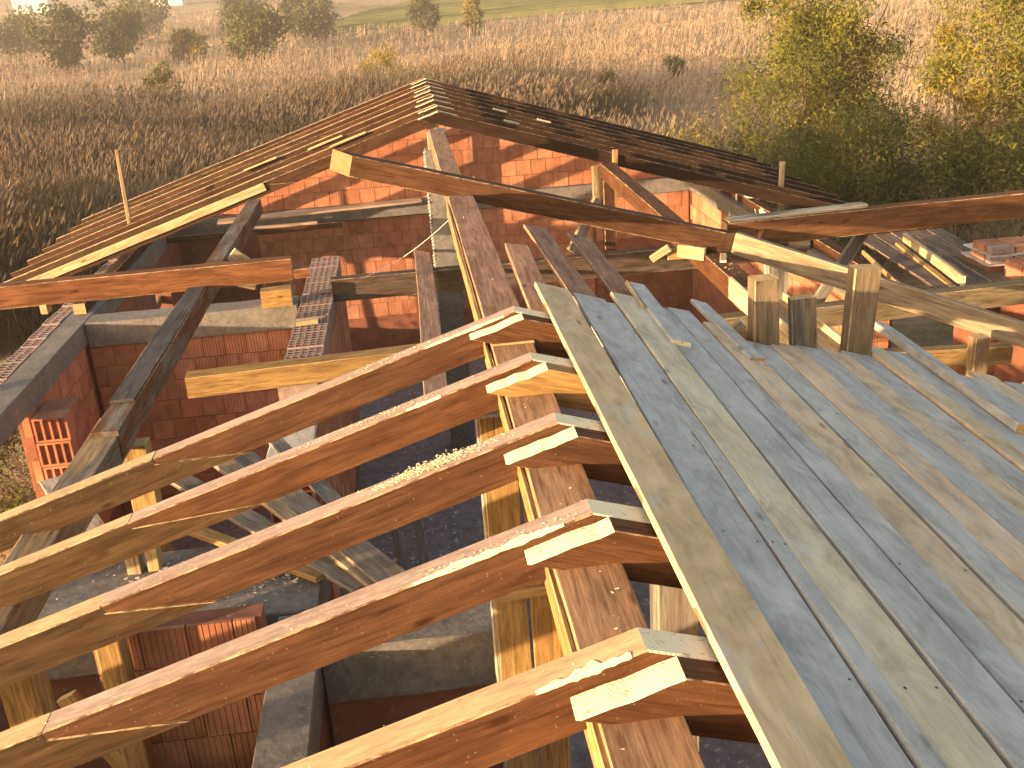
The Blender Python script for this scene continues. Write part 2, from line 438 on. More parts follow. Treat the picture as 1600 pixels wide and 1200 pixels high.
def hollow_block(Lx, Ly, H, nx, ny, wall=0.016, depth=0.09, mat=None):
    """block seen on its open end: a grid of cells sunk into the top"""
    V = []; Fc = []
    def q(a, b, c, d):
        i = len(V); V.extend([a, b, c, d]); Fc.append((i, i+1, i+2, i+3))
    x0, y0 = -Lx/2, -Ly/2
    gx = [x0]; gy = [y0]
    cw = (Lx-wall*(nx+1))/nx; ch = (Ly-wall*(ny+1))/ny
    for i in range(nx): gx += [gx[-1]+wall, gx[-1]+wall+cw]
    gx.append(Lx/2)
    for i in range(ny): gy += [gy[-1]+wall, gy[-1]+wall+ch]
    gy.append(Ly/2)
    for i in range(len(gx)-1):
        for j in range(len(gy)-1):
            a, b, c, d = gx[i], gx[i+1], gy[j], gy[j+1]
            if i % 2 and j % 2:
                z = H-depth
                q((a, c, z), (b, c, z), (b, d, z), (a, d, z))
                q((a, c, H), (b, c, H), (b, c, z), (a, c, z)); q((b, d, H), (a, d, H), (a, d, z), (b, d, z))
                q((a, d, H), (a, c, H), (a, c, z), (a, d, z)); q((b, c, H), (b, d, H), (b, d, z), (b, c, z))
            else: q((a, c, H), (b, c, H), (b, d, H), (a, d, H))
    X, Y = Lx/2, Ly/2
    q((-X, -Y, 0), (X, -Y, 0), (X, -Y, H), (-X, -Y, H)); q((X, Y, 0), (-X, Y, 0), (-X, Y, H), (X, Y, H))
    q((-X, Y, 0), (-X, -Y, 0), (-X, -Y, H), (-X, Y, H)); q((X, -Y, 0), (X, Y, 0), (X, Y, H), (X, -Y, H))
    q((-X, Y, 0), (X, Y, 0), (X, -Y, 0), (-X, -Y, 0))
    me = bpy.data.meshes.new('hollow_block'); me.from_pydata(V, [], Fc); me.materials.append(mat or BRICK); me.update()
    return me

def put_block(me, M, parent, name='brick'):
    o = bpy.data.objects.new(name, me)
    return link(o, M, parent)

def lay_bricks(parent, axis, face, a0, a1, zb, zt, normal=-1, keep=None):
    """courses of blocks on one face of a wall. axis 'x': wall along x, face at y=face looking along -y;
    axis 'y': wall along y, face at x=face looking along +x (normal=1) or -x"""
    n = 0
    k = 0; z = zt-BH
    while z > zb-0.05:
        off = (BL+JT)/2 if k % 2 else 0.0
        a = a0-off
        while a < a1-0.02:
            c0, c1 = a, a+BL; me = blk_full
            if c0 < a0-0.01: c0 = c1-(BL-JT)/2; me = blk_half
            if c1 > a1+0.02: c1 = c0+(BL-JT)/2; me = blk_half
            mid = (c0+c1)/2
            if c1 <= a1+0.06 and (keep is None or keep(c0, c1, z, z+BH)):
                j = random.uniform(-0.004, 0.004); t = random.uniform(-0.006, 0.006)
                if axis == 'x': M = Matrix.Translation((mid, face+j, z)) @ Matrix.Rotation(t, 4, 'Z')
                else:
                    M = Matrix.Translation((face+j, mid, z)) @ Matrix.Rotation((math.pi/2 if normal > 0 else -math.pi/2)+t, 4, 'Z')
                put_block(me, M, parent); n += 1
            a += BL+JT
        z -= BH+JT; k += 1
    return n

# ---- far gable wall
gw = thing('gable_wall', 'orange clay block gable wall closing the far end under the dark roof', 'wall', (0, 18.05, FLOOR))
GY = 17.9
box('wall_body', (-4.9, GY+0.015, FLOOR), (4.9, GY+0.3, WT-0.26), BRICKCORE, gw, c=0)
T = 0.313
V = [(-4.9, GY+.03, WT), (4.9, GY+.03, WT), (0, GY+.03, -0.24), (-4.9, GY+.3, WT), (4.9, GY+.3, WT), (0, GY+.3, -0.24)]
mesh_obj('gable_body', V, [(0, 1, 2), (5, 4, 3), (0, 3, 4, 1), (1, 4, 5, 2), (2, 5, 3, 0)], BRICKCORE, None, gw)
box('ring_beam', (-4.93, GY-0.05, WT-0.26), (4.93, GY+0.33, WT-0.004), CONC, gw, jit=0.006, sub=14, c=0.01)
zrow = WT+0.006
def gk(c0, c1, z0, z1): return max(abs(c0), abs(c1))*-T-0.2 > z1-0.10
n1 = lay_bricks(gw, 'x', GY, -4.9, 4.9, WT+0.004, WT+0.006+6*(BH+JT)+BH, keep=gk)
n2 = lay_bricks(gw, 'x', GY, -3.1, 2.7, -3.85, WT-0.275)
n3 = lay_bricks(gw, 'x', GY, 2.72, 4.40, -2.85, WT-0.275)
print('gable bricks', n1, n2, n3)
# ---- left outer wall
lw = thing('outer_wall', 'long clay block outer wall with concrete ring beam along the left side of the house', 'wall', (-4.6, 8, FLOOR), 'long outer walls')
WY0, WY1, WZ0, WZ1 = 15.7, 16.7, -3.65, -2.3
box('wall_body', (-4.85, -4, FLOOR), (-4.43, 7.2, WT-0.25), BRICKCORE, lw, c=0)
box('wall_body', (-4.53, 10.0, FLOOR), (-4.43, 10.75, WT-0.25), BRICKCORE, lw, c=0)
box('wall_body', (-4.85, 10.75, FLOOR), (-4.43, WY0, WT-0.25), BRICKCORE, lw, c=0)
box('wall_body', (-4.85, WY1, FLOOR), (-4.43, 17.84, WT-0.25), BRICKCORE, lw, c=0)
box('wall_body', (-4.849, WY0, FLOOR), (-4.431, WY1, WZ0), BRICKCORE, lw, c=0)
box('wall_body', (-4.849, WY0, WZ1), (-4.431, WY1, WT-0.25), BRICKCORE, lw, c=0)
bar('sun_patch_bar', (-4.62, 16.25, WZ0), (-4.62, 16.3, WZ1), .07, .07, TAN, .2, up=(1, 0, 0), parent=lw)  # bars added across the opening to break up the sun patch inside
bar('sun_patch_bar', (-4.62, WY0, -2.98), (-4.62, WY1, -2.82), .06, .12, TAN, .2, parent=lw)
box('ring_beam', (-4.66, -4, WT-0.25), (-4.38, 17.84, WT), CONC, lw, jit=0.006, sub=16, c=0.01)
hb_top = hollow_block(0.2, 0.25, 0.235, 2, 3, depth=0.03, mat=DUSTB)
for k in range(46):
    put_block(hb_top, Matrix.Translation((-4.79+random.uniform(-.006, .006), 4.2+k*0.262, WT-0.25+random.uniform(-.01, .02))), lw)
lay_bricks(lw, 'y', -4.40, 6.6, 12.02, -4.2, WT-0.262, normal=1, keep=lambda c0, c1, z0, z1: not (7.2 < (c0+c1)/2 < 10.0))
# ---- right outer wall
rw = thing('outer_wall', 'long clay block outer wall at the right end of the far dark roof slope', 'wall', (4.6, 14, FLOOR), 'long outer walls')
box('wall_body', (4.43, 10.9, FLOOR), (4.85, 17.84, WT-0.25), BRICKCORE, rw, c=0)
box('ring_beam', (4.38, 10.9, WT-0.25), (4.7, 17.84, WT), CONC, rw, jit=0.006, sub=10, c=0.01)
lay_bricks(rw, 'y', 4.40, 11.2, 17.8, -3.4, WT-0.262, normal=-1)
lay_bricks(rw, 'x', 10.87, 4.43, 4.86, -4.2, WT-0.262)
for k in range(9):
    box('mortar_lump', (4.42+random.uniform(0, .05), 13.2+k*0.44, WT), (4.66, 13.2+k*0.44+random.uniform(.2, .36), WT+random.uniform(.05, .24)), MORTAR, rw, jit=0.02, c=0.02)
# ---- cross wall on the left, facing the camera
xw = thing('cross_wall', 'red clay block cross wall with concrete ring beam behind the long grey purlin', 'wall', (-3.1, 12.2, FLOOR))
box('wall_body', (-4.4, 12.13, FLOOR), (-1.92, 12.4, WT-0.3), BRICKCORE, xw, c=0)
box('ring_beam', (-4.375, 12.06, WT-0.3), (-1.92, 12.42, WT), CONC, xw, jit=0.006, sub=6, c=0.01)
lay_bricks(xw, 'x', 12.1, -4.37, -1.95, -4.3, WT-0.312)
# ---- spine wall with open block tops
sw = thing('spine_wall', 'clay block wall with open hollow tops running away left of the ridge', 'wall', (-1.7, 11, FLOOR))
box('wall_body', (-1.87, 8.1, FLOOR), (-1.53, 14.2, WT-0.26), BRICKCORE, sw, c=0)
hb = hollow_block(0.375, 0.25, 0.24, 5, 3, depth=0.05, mat=DUSTB)
for k in range(19):
    put_block(hb, Matrix.Translation((-1.7+random.uniform(-.006, .006), 9.5+k*0.256, WT-0.24+random.uniform(-.008, .008))) @ Matrix.Rotation(random.uniform(-.02, .02), 4, 'Z'), sw)
box('mortar_bed', (-1.89, 8.1, WT-0.256), (-1.51, 9.36, WT-0.2), MORTAR, sw, jit=0.012, sub=3)
lay_bricks(sw, 'y', -1.5, 8.15, 14.2, -4.2, WT-0.262, normal=1)
hbe = hollow_block(0.36, 0.25, 0.24, 4, 2, depth=0.12)
for k in range(3):
    put_block(hbe, Matrix.Translation((-1.69+random.uniform(-.01, .01), 8.07, -2.2-k*0.262)) @ Matrix.Rotation(math.pi/2, 4, 'X'), sw)
# ---- lit pier at the left opening
pr = thing('brick_pier', 'sunlit pier of hollow clay blocks beside the dark door opening', 'pier', (-4.2, 10.2, FLOOR))
box('wall_body', (-4.36, 10.08, FLOOR), (-4.04, 10.4, -2.1), BRICKCORE, pr, c=0)
hbp = hollow_block(0.33, 0.255, 0.2, 4, 1, wall=0.022, depth=0.05)
for k in range(8):
    put_block(hbp, Matrix.Translation((-4.2+random.uniform(-.015, .015), 10.09, -2.23-k*0.262)) @ Matrix.Rotation(math.pi/2, 4, 'X'), pr)
# ---- near cross wall: broad concrete top with sawdust
nw = thing('cross_wall', 'cross wall with broad dusty concrete top under the near rafters', 'wall', (-2.8, 5.9, FLOOR))
box('ring_beam', (-4.37, 5.42, WT-0.28), (-1.26, 6.35, WT), CONC, nw, jit=0.006, sub=6, c=0.01)
box('wall_body', (-4.37, 5.6, FLOOR), (-1.5, 5.9, WT-0.28), BRICKCORE, nw, c=0)
box('ring_beam', (-1.5, 2.2, WT-0.28), (-1.23, 5.40, WT-0.003), CONC, nw, jit=0.005, sub=5, c=0.01)
box('wall_body', (-1.48, 2.2, FLOOR), (-1.26, 5.58, WT-0.28), BRICKCORE, nw, c=0)
pw = thing('brick_wall_piece', 'dark clay block wall piece in shade below the second and third near rafters', 'wall', (-1.9, 5.2, FLOOR))
box('wall_body', (-2.45, 5.1, FLOOR), (-1.53, 5.22, -1.6), BRICKCORE, pw, c=0)
lay_bricks(pw, 'x', 5.07, -2.45, -1.53, -3.3, -1.6)
nw2 = thing('cross_wall', 'short cross wall with smooth concrete beam below the ridge beam, nearest the camera', 'wall', (-0.6, 5.1, FLOOR))
box('ring_beam', (-1.225, 4.98, WT-0.36), (-0.24, 5.3, WT), CONC, nw2, jit=0.004, sub=3, c=0.008)
box('wall_body', (-1.225, 5.05, FLOOR), (-0.24, 5.28, WT-0.36), BRICKCORE, nw2, c=0)
lnd = tag(box('concrete_landing', (-2.3, 2.6, -2.55), (-1.51, 4.75, -2.4), CONC, c=0.01, jit=0.004), 'low dusty concrete slab seen between the lowest two left rafters', 'slab')
# ---- unseen walls, added so sky light stays out of the near rooms
bk = thing('cross_wall', 'unseen clay block cross wall added to darken the rooms nearest the camera', 'wall', (0, -.9, FLOOR))
box('wall_body', (-4.42, -1.05, FLOOR), (4.42, -.75, WT-.25), BRICKCORE, bk, c=0)
box('ring_beam', (-4.36, -1.08, WT-.25), (4.42, -.72, WT), CONC, bk, jit=.004, sub=8, c=.01)
rn = thing('outer_wall', 'unseen clay block outer wall added to darken rooms under the low edge of the boarded deck', 'wall', (4.6, 2.5, FLOOR), 'long outer walls')
box('wall_body', (4.43, -1.05, FLOOR), (4.85, 6.2, WT-.25), BRICKCORE, rn, c=0)
box('ring_beam', (4.43, -1.05, WT-.25), (4.75, 6.2, WT), CONC, rn, jit=.004, sub=8, c=.01)
# ---- column under the ridge
cl = thing('concrete_column', 'grey concrete column with mortar edges carrying the far end of the ridge beam', 'column', (-0.09, 13.5, FLOOR))
box('shaft', (-0.24, 13.38, FLOOR), (0.09, 13.68, -0.35), CONC, cl, jit=0.004, sub=6, c=0.012)
Vs = []; Fs = []
for k in range(60):
    z = -3.0+k*0.044; s = random.uniform(0.006, 0.02); i = len(Vs); y = 13.37+random.uniform(0, .05)
    Vs += [(-0.245, y, z), (-0.245-s, y-.01, z+.02), (-0.245, y+.03, z+.05), (-0.23, y-.012, z+.03)]
    Fs += [(i, i+1, i+2), (i, i+3, i+1), (i+1, i+3, i+2), (i, i+2, i+3)]
sm = mesh_obj('mortar_drips', Vs, Fs, MORTAR, None, cl); sm['kind'] = 'stuff'
bar('bearing_block', (-0.16, 13.4, -0.34), (-0.16, 13.4, -0.13), 0.05, 0.1, CREAM, 0.0, up=(0, 1, 0), parent=cl)
box('bearing_block', (-0.06, 13.34, -0.345), (0.06, 13.66, -0.12), CONC, cl, jit=.004)

# ================================================================== RAFTERS
TH = math.atan(T); CT, ST = math.cos(TH), math.sin(TH); COT2 = 1/math.tan(2*TH)
RD, RW = 0.165, 0.108
def left_frame(y):
    a = Vector((-CT, 0, -ST)); n = Vector((-ST, 0, CT)); b = n.cross(a)
    M = Matrix((a, b, n)).transposed().to_4x4(); M.translation = Vector((0, y, 0)); return M     # local +y = world -y
def right_frame(y):
    a = Vector((CT, 0, -ST)); n = Vector((ST, 0, CT)); b = n.cross(a)
    M = Matrix((a, b, n)).transposed().to_4x4(); M.translation = Vector((0, y, 0)); return M     # local +y = world +y
def jx(p, k=0.004): return [(x+random.uniform(-k, k), z+random.uniform(-k*.4, k*.4)) for x, z in p]
def rafter_pair(label, y, group, LL=6.9, LR=6.6, sB=2.0, lap=0.45, colU=BROWN, colD=OLIVE, colR=BROWN2, drop=0.025, greyU=.08, greyD=.1, greyR=.1, lowtop=0.0012, dusty=True, trim=None, pale_top=False):  # dusty switches on the separately toned top faces
    root = thing('rafter_pair', label, 'rafter', (0, y, -0.3), group)
    Ml = left_frame(y); d = RD
    sA = sB-lap
    up = jx([(0.0, 0.0), (sB, 0.0), (sB+.004, -0.03), (sA, -d), (-d*COT2, -d)])
    o = prism('spliced_rafter', up, -RW, 0.0, Ml, colU, greyU, root, fresh_edges=(4,), top_edges=(0,) if dusty else (), worn_lit=(0, 2, 3), mats=[WOOD, FRESH, TOPC if pale_top else TOPW, WORN_LIT])
    lo = [(sB-.008, lowtop), (LL, lowtop), (LL, -d), (up[3][0]-.004, -d-.002), (up[2][0]-.012, up[2][1]-.002)]
    # the lower length is a hair narrower or wider
    e = random.uniform(-.004, .004)
    prism('spliced_length', lo, -RW-e, 0.002+e, Ml, colD, greyD, o, top_edges=(0,) if dusty else (), worn_lit=(0, 2, 3, 4), mats=[WOOD, FRESH, TOPC, WORN_LIT])
    Mr = right_frame(y)
    k = drop/math.sin(2*TH)
    rp = jx([(k, 0.0), (LR, 0.0), (LR, -d), (k-d*COT2, -d)], .003)
    ns = 6; a_, b_ = rp[3], rp[0]
    for q in range(1, ns):
        t = q/ns; rp.append((a_[0]+(b_[0]-a_[0])*t+random.uniform(-.005, .005), a_[1]+(b_[1]-a_[1])*t+random.uniform(-.004, .004)))
    prism('rafter', rp, -RW*0.92, -0.002, Mr, colR, greyR, root, fresh_edges=tuple(range(3, 3+ns)), c=.004)
    if trim:                                              # top arris hewn back to fresh wood, ragged
        s0, s1, wd = trim; n_ = 26; V = []; Fc = []
        for q in range(n_+1):
            t = q/n_; ss = s0+(s1-s0)*t
            w_ = wd*max(.06, math.sin(math.pi*min(1, .1+t*.9)))*(.55+.45*math.sin(q*.9+s0*40)*math.sin(q*.37+1.3))*random.uniform(.7, 1.25)
            V += [(ss, -.001-.004, .0025), (ss, -w_-.006, .003), (ss, .0015, -.004-w_*.35*random.uniform(.4, 1)), (ss, -.001, .0005)]
        for q in range(n_): b_ = q*4; Fc += [(b_, b_+1, b_+5, b_+4), (b_+3, b_, b_+4, b_+7), (b_+2, b_+3, b_+7, b_+6)]
        tr_ = mesh_obj('trimmed_edge', V, Fc, FRESH, Ml, o)
    return root
NS = 0.74; NY0 = 2.18
ord_ = ['nearest', 'second nearest', 'third nearest', 'fourth nearest', 'fifth nearest']
ext = ['with the broadest pale cut end', 'with chipped pale edge beside the cut end', 'with a heap of pale sawdust on top', 'with a pale bent notch at its peak', 'at the end of the boarded deck']
for i in range(5):
    rafter_pair('brown rafter pair %s to the camera, %s' % (ord_[i], ext[i]), NY0+i*NS, 'near rafters carrying the deck',
                sB=[1.95, 1.93, 1.93, 2.0, 2.05][i], lap=[.4, .45, .42, .62, .48][i],
                colU=[RUST, BROWN, BROWN, RUST, BROWN][i], colD=[OLIVE, OLIVE, OLIVE, (.08, .047, .021), OLIVE][i], colR=[RUST, RUST, BROWN, YELL, RUST][i],
                drop=[.045, .03, .035, .03, .02][i], trim=[(.04, .3, .03), (.1, .62, .04), None, (.45, .62, .02), (.06, .5, .02)][i], pale_top=(i == 0))
FY0 = 14.55
fl_ = ['front', 'second', 'third', 'fourth', 'fifth', 'sixth', 'seventh', 'rearmost']
for i in range(8):
    rafter_pair('dark brown rafter pair of the far roof, %s of the eight' % (fl_[i] if i in (0, 7) else fl_[i]+' from the front'), FY0+i*0.78, 'rafters of the far roof',
                sB=random.uniform(1.6, 2.9) if i else 2.55, lap=0.4, colU=random.choice([BROWN, BROWN2]), colD=random.choice([BROWN, BROWN2, OLIVE]),
                colR=(.034, .018, .011), drop=random.uniform(.0, .03), dusty=(i % 2 == 1), pale_top=True)  # right rafters coloured near-black for that slope's shaded side
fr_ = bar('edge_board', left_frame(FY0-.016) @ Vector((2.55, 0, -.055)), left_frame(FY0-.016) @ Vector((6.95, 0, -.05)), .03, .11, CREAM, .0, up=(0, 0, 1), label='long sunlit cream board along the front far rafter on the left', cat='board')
# ridge beam, purlins
rb = thing('ridge_beam', 'long brown ridge beam running from under the near rafters to the far column', 'beam', (-0.04, 2, -0.3))
bar('beam_length', (-0.035, 0.4, -0.135), (-0.035, 5.02, -0.135), 0.215, 0.22, (0.36, 0.20, 0.105), 0.05, parent=rb, ref='t')
bar('beam_length', (-0.03, 5.03, -0.13), (-0.04, 9.05, -0.13), 0.22, 0.2, PINK, 0.1, parent=rb, ref='t')
bar('beam_length', (-0.04, 9.06, -0.155), (-0.06, 13.62, -0.12), 0.19, 0.19, PINK, 0.3, parent=rb, ref='t')
for k, (xo, z) in enumerate(((-0.148, -0.17), (-0.150, -0.25))):
    bar('edge_board', (xo-.008, 0.8, z), (xo-.008, 8.8+k*.1, z), 0.018, 0.055, YELL, 0.0, parent=rb)
PLx = -2.58
pl = thing('purlin', 'long weathered purlin crossing under the left ends of the near rafters', 'beam', (PLx, 4, -1.1), 'purlins')
bar('beam_length', (PLx, 0.4, -0.96), (PLx, 6.75, -0.96), 0.2, 0.2, TAN, 0.45, parent=pl, ref='t')
bar('beam_length', (PLx+.01, 6.4, -0.93), (PLx+.03, 14.3, -0.93), 0.17, 0.2, (0.13, 0.06, 0.03), 0.5, parent=pl, ref='t', end=WOOD)
bar('dark_top_strip', (PLx+.012, 6.9, -0.926), (PLx+.02, 9.8, -0.926), 0.165, 0.022, (0.07, 0.066, 0.068), 0.2, parent=pl, ref='b', end=WOOD)  # thin dark strip that colours the purlin's top
PRx = 2.24
pr2 = thing('purlin', 'long brown purlin running from the far post to the three posts on the right', 'beam', (PRx, 8, -1.0), 'purlins')
bar('beam_length', (PRx, 0.4, -0.875), (PRx, 8.0, -0.875), 0.17, 0.2, TAN, 0.2, parent=pr2, ref='t')
bar('beam_length', (PRx-.02, 8.01, -0.87), (PRx+.02, 14.4, -0.87), 0.18, 0.2, RUST, 0.1, parent=pr2, ref='t')
bar('edge_board', (PRx-.11, 6.7, -0.955), (PRx-.11, 8.3, -0.955), 0.03, 0.19, (.6, .48, .3), 0.0, parent=pr2)
bar('edge_board', (PRx+.1, 6.1, -0.86), (PRx+.1, 7.6, -0.86), 0.022, 0.09, CREAM, 0.2, parent=pr2)

# ================================================================== DECK
deck = thing('roof_deck', 'wide slope of weathered grey and tan boards covering the near right roof', 'roof', (1.6, 3, -0.6))
widths = [.205, .19, .075, .185, .175, .15, .19, .165, .2, .19, .175, .205, .16, .19, .18, .2, .17, .195, .18, .2, .19, .2, .18]
fars = [5.72, 5.66, 5.62, 5.84, 5.76, 5.80, 5.62, 5.40, 5.48, 5.52, 5.56, 5.66, 5.88, 5.84, 5.92, 5.62, 5.78, 5.7, 5.8, 5.75, 5.82, 5.7, 5.75]
dcol = [((0.62, 0.44, 0.25), 0.19), ((0.50, 0.46, 0.43), 0.85), ((0.51, 0.51, 0.51), 0.95), ((0.57, 0.48, 0.34), 0.15), ((0.36, 0.36, 0.32), 0.70), ((0.47, 0.47, 0.46), 0.90),
        ((0.57, 0.43, 0.29), 0.31), ((0.47, 0.44, 0.37), 0.57), ((0.57, 0.42, 0.29), 0.31), ((0.43, 0.41, 0.37), 0.66), ((0.57, 0.43, 0.29), 0.28), ((0.47, 0.43, 0.37), 0.53),
        ((0.57, 0.44, 0.29), 0.25), ((0.43, 0.40, 0.37), 0.57), ((0.62, 0.44, 0.25), 0.22), ((0.47, 0.44, 0.38), 0.53), ((0.60, 0.44, 0.29), 0.25), ((0.44, 0.41, 0.37), 0.57),
        ((0.57, 0.43, 0.28), 0.28), ((0.47, 0.43, 0.37), 0.53), ((0.60, 0.45, 0.29), 0.25), ((0.47, 0.44, 0.38), 0.53), ((0.51, 0.43, 0.29), 0.41)]
s = 0.175
dn = Vector((ST, 0, CT))
for i, w in enumerate(widths):
    g_ = 0.006+random.uniform(0, .006)
    ma = s+w/2; lift = random.uniform(0.0, 0.011) + (0.012 if i in (0, 3) else 0)
    top = Vector((CT*ma, 0, -ST*ma)) + dn*(0.027+lift)
    tw = random.uniform(-.02, .02)
    dx = random.uniform(-.006, .006)
    bar('plank', (top.x-dx, 0.55, top.z), (top.x+dx, fars[i], top.z), w-g_, 0.026, dcol[i][0], dcol[i][1], up=(dn.x+tw*CT, 0, dn.z), parent=deck, ref='t', end=FRESH if i in (0,) else None, skew=random.uniform(-.25, .25), c=0.003, jit=0.0012, mat=WOODD)
    s += w
Vn = []; Fn = []
sacc = .175
for i, w in enumerate(widths):
    for k in range(5):
        for q in (.22, .78):
            if random.random() < .12: continue
            cc = Vector((CT*(sacc+w*q), NY0+k*NS-.05+random.uniform(-.03, .03), -ST*(sacc+w*q))) + dn*.0345
            b_ = len(Vn)
            for a in range(6): Vn.append(cc+Vector((CT*math.cos(a*1.047), math.sin(a*1.047)*1.0, -ST*math.cos(a*1.047)))*.0055)
            Fn.append(tuple(range(b_, b_+6)))
    sacc += w
nm_, nnt, nb_ = new_mat('rusty_nail'); nb_.inputs['Base Color'].default_value = (.05, .04, .035, 1)
nl = mesh_obj('nail_heads', Vn, Fn, nm_, None, deck); nl['kind'] = 'stuff'
# protruding under-boards, upright cleat, batten
def deck_pt(s_, y, off): return Vector((CT*s_, y, -ST*s_)) + dn*off
bar('plank', deck_pt(.50, 5.22, -.012), deck_pt(.44, 7.62, -.0), .16, .024, PINK, .1, up=(dn.x*.6, 0, 1), label='brown board sticking out past the deck beside the ridge, longest to the left of two', cat='plank', skew=.3)
bar('plank', deck_pt(.82, 5.22, -.012), deck_pt(.78, 7.62, -.0), .15, .024, PINK, .1, up=(dn.x*.6, 0, 1), label='brown board with pointed end sticking out past the deck, right of its twin', cat='plank', skew=.9)
bar('plank', (.19, 5.2, -.15), (.215, 7.0, -.12), .15, .045, PINK, .25, label='pointed thick board lying close along the right side of the ridge beam', cat='plank', skew=.9)
bar('plank', deck_pt(.86, 5.0, .045), deck_pt(.88, 6.15, .045), .11, .028, (.48, .46, .44), .8, up=dn, label='short blue-grey board lying on top of the deck end with a bright edge', cat='plank', end=FRESH, mat=WOODD)
bar('batten', deck_pt(.798, 5.6, .05), deck_pt(.82, 6.16, .05), .012, .026, CREAM, 0, up=dn, label='thin sunlit batten along the short blue-grey board', cat='batten')
bar('batten', deck_pt(2.62, 4.6, .065), deck_pt(2.66, 6.4, .065), .1, .05, (.34, .33, .31), .6, up=dn, label='loose grey batten with sunlit chips lying on the right part of the deck', cat='batten', mat=WOODD)
bar('plank', deck_pt(1.29, 5.0, .04), deck_pt(1.27, 6.05, .04), .1, .026, (.33, .34, .36), .8, up=dn, label='short grey board overlapping the deck end left of the three posts', cat='plank', skew=.4, mat=WOODD)

def chips(name, pts, size, mat, label, cat):
    n = len(pts); V = []; Fc = []
    for (x, y, z) in pts:
        s_ = size*random.uniform(.4, 1.3); i = len(V)
        for k in range(4):
            a = random.uniform(0, 6.28); V.append((x+math.cos(a)*s_*random.uniform(.4, 1), y+math.sin(a)*s_*random.uniform(.3, .8), z+random.uniform(0, s_*.55)*(1 if k else .2)))
        Fc += [(i, i+1, i+2), (i, i+2, i+3), (i, i+3, i+1), (i+1, i+3, i+2)]
    o = mesh_obj(name, V, Fc, mat); tag(o, label, cat, kind='stuff'); return o
# ================================================================== POSTS AND LOOSE TIMBERS
def post(name, x, y, z0, z1, wx, wy, color, grey, label, cat='post', lean=(0, 0), group=None, end=None, parent=None):
    return bar(name, (x-lean[0], y-lean[1], z0), (x, y, z1), wy, wx, color, grey, up=(1, 0, 0), label=label, cat=cat, group=group, end=end, parent=parent)
bar('tie_beam', (0.3, 5.62, WT+.15), (4.4, 5.62, WT+.15), .14, .16, TAN, .2, ref='t', label='tie beam under the deck end carrying the three short posts', cat='beam')
GP = 'short posts at the end of the deck'
post('post', 1.435, 5.48, WT+.151, -.045, .145, .12, (.185, .14, .09), .3, 'left post of three at the deck end, top third in sunlight', lean=(-.03, 0), group=GP)
post('post', 1.69, 5.56, WT+.151, -.205, .15, .07, (.19, .155, .11), .45, 'shortest and middle post of three at the deck end', lean=(-.08, 0), group=GP)
post('post', 2.14, 5.74, WT+.0, -.115, .16, .11, (.185, .14, .09), .3, 'right and tallest post of three at the deck end, speckled top in sunlight', lean=(.10, 0), group=GP)

bar('loose_rafter', (-1.02, 9.36, .285), (2.44, 9.22, -.715), .16, .185, BROWN, .1, ref='t', skew=1.15, label='loose brown rafter laid across the ridge beam down to the right purlin', cat='rafter', end=ENDL)
wr = bar('wing_beam', (2.42, 9.42, -.66), (7.2, 9.42, -.60), .15, .24, (.13, .06, .027), .22, ref='t', label='thick brown beam running level to the right edge from the purlin joint', cat='beam')
bar('plank', (2.44, 9.40, -.655), (3.8, 9.47, -.638), .14, .03, (.42, .38, .30), .45, ref='b', label='pale plank lying on the left end of the thick level beam', cat='plank')
bar('valley_board', (2.46, 9.16, -.70), (5.3, 6.9, -1.56), .075, .2, (.29, .23, .15), .4, ref='t', label='pale board on edge running down to the right edge from the purlin joint', cat='board', end=FRESH)
bar('cross_tie', (2.2, 9.0, -1.44), (7.0, 9.05, -1.36), .16, .2, (.18, .14, .08), .35, ref='t', label='olive brown tie beam crossing level behind the pale slanting board', cat='beam')
bar('cross_tie', (1.2, 8.3, -1.55), (4.5, 8.0, -1.6), .13, .16, (.24, .155, .065), .1, ref='t', label='yellowish tie beam seen between the three posts', cat='beam')
post('post', 3.96, 7.55, FLOOR, -1.33, .12, .12, TAN, .35, 'grey square post standing under the pale slanting board')
post('post', 3.05, 9.75, FLOOR, -.92, .2, .14, (.40, .37, .33), .5, 'stout pale grey post under the thick level beam behind the tallest deck post')
bar('brace', (3.9, 9.7, -.95), (3.35, 9.72, -1.8), .05, .12, GREYW, .5, label='grey slanting brace under the thick level beam', cat='brace')
# pieces at the purlin joint
for i, (p, q, w, h, c_, lab) in enumerate([
    ((1.93, 9.25, -.84), (2.14, 9.1, -.86), .05, .12, CREAM, 'pale wedge block on the left of the purlin joint'),
    ((1.70, 9.35, -.93), (1.86, 9.3, -.82), .05, .07, CREAM, 'small pale slanting offcut left of the purlin joint'),
    ((1.86, 9.36, -.90), (2.1, 9.34, -.90), .05, .10, YELL, 'yellowish offcut block wedged beside the purlin joint'),
    ((2.22, 8.8, -.868), (2.3, 9.05, -.868), .06, .03, CREAM, 'thin pale chip board lying on the right purlin')]):
    bar('offcut', p, q, w, h, c_, 0.0, label=lab, cat='offcut', end=FRESH)
bar('offcut', (1.28, 5.95, -.62), (1.46, 5.9, -.44), .06, .06, CREAM, 0.0, label='small pale slanted offcut beside the left deck post', cat='offcut', end=FRESH)
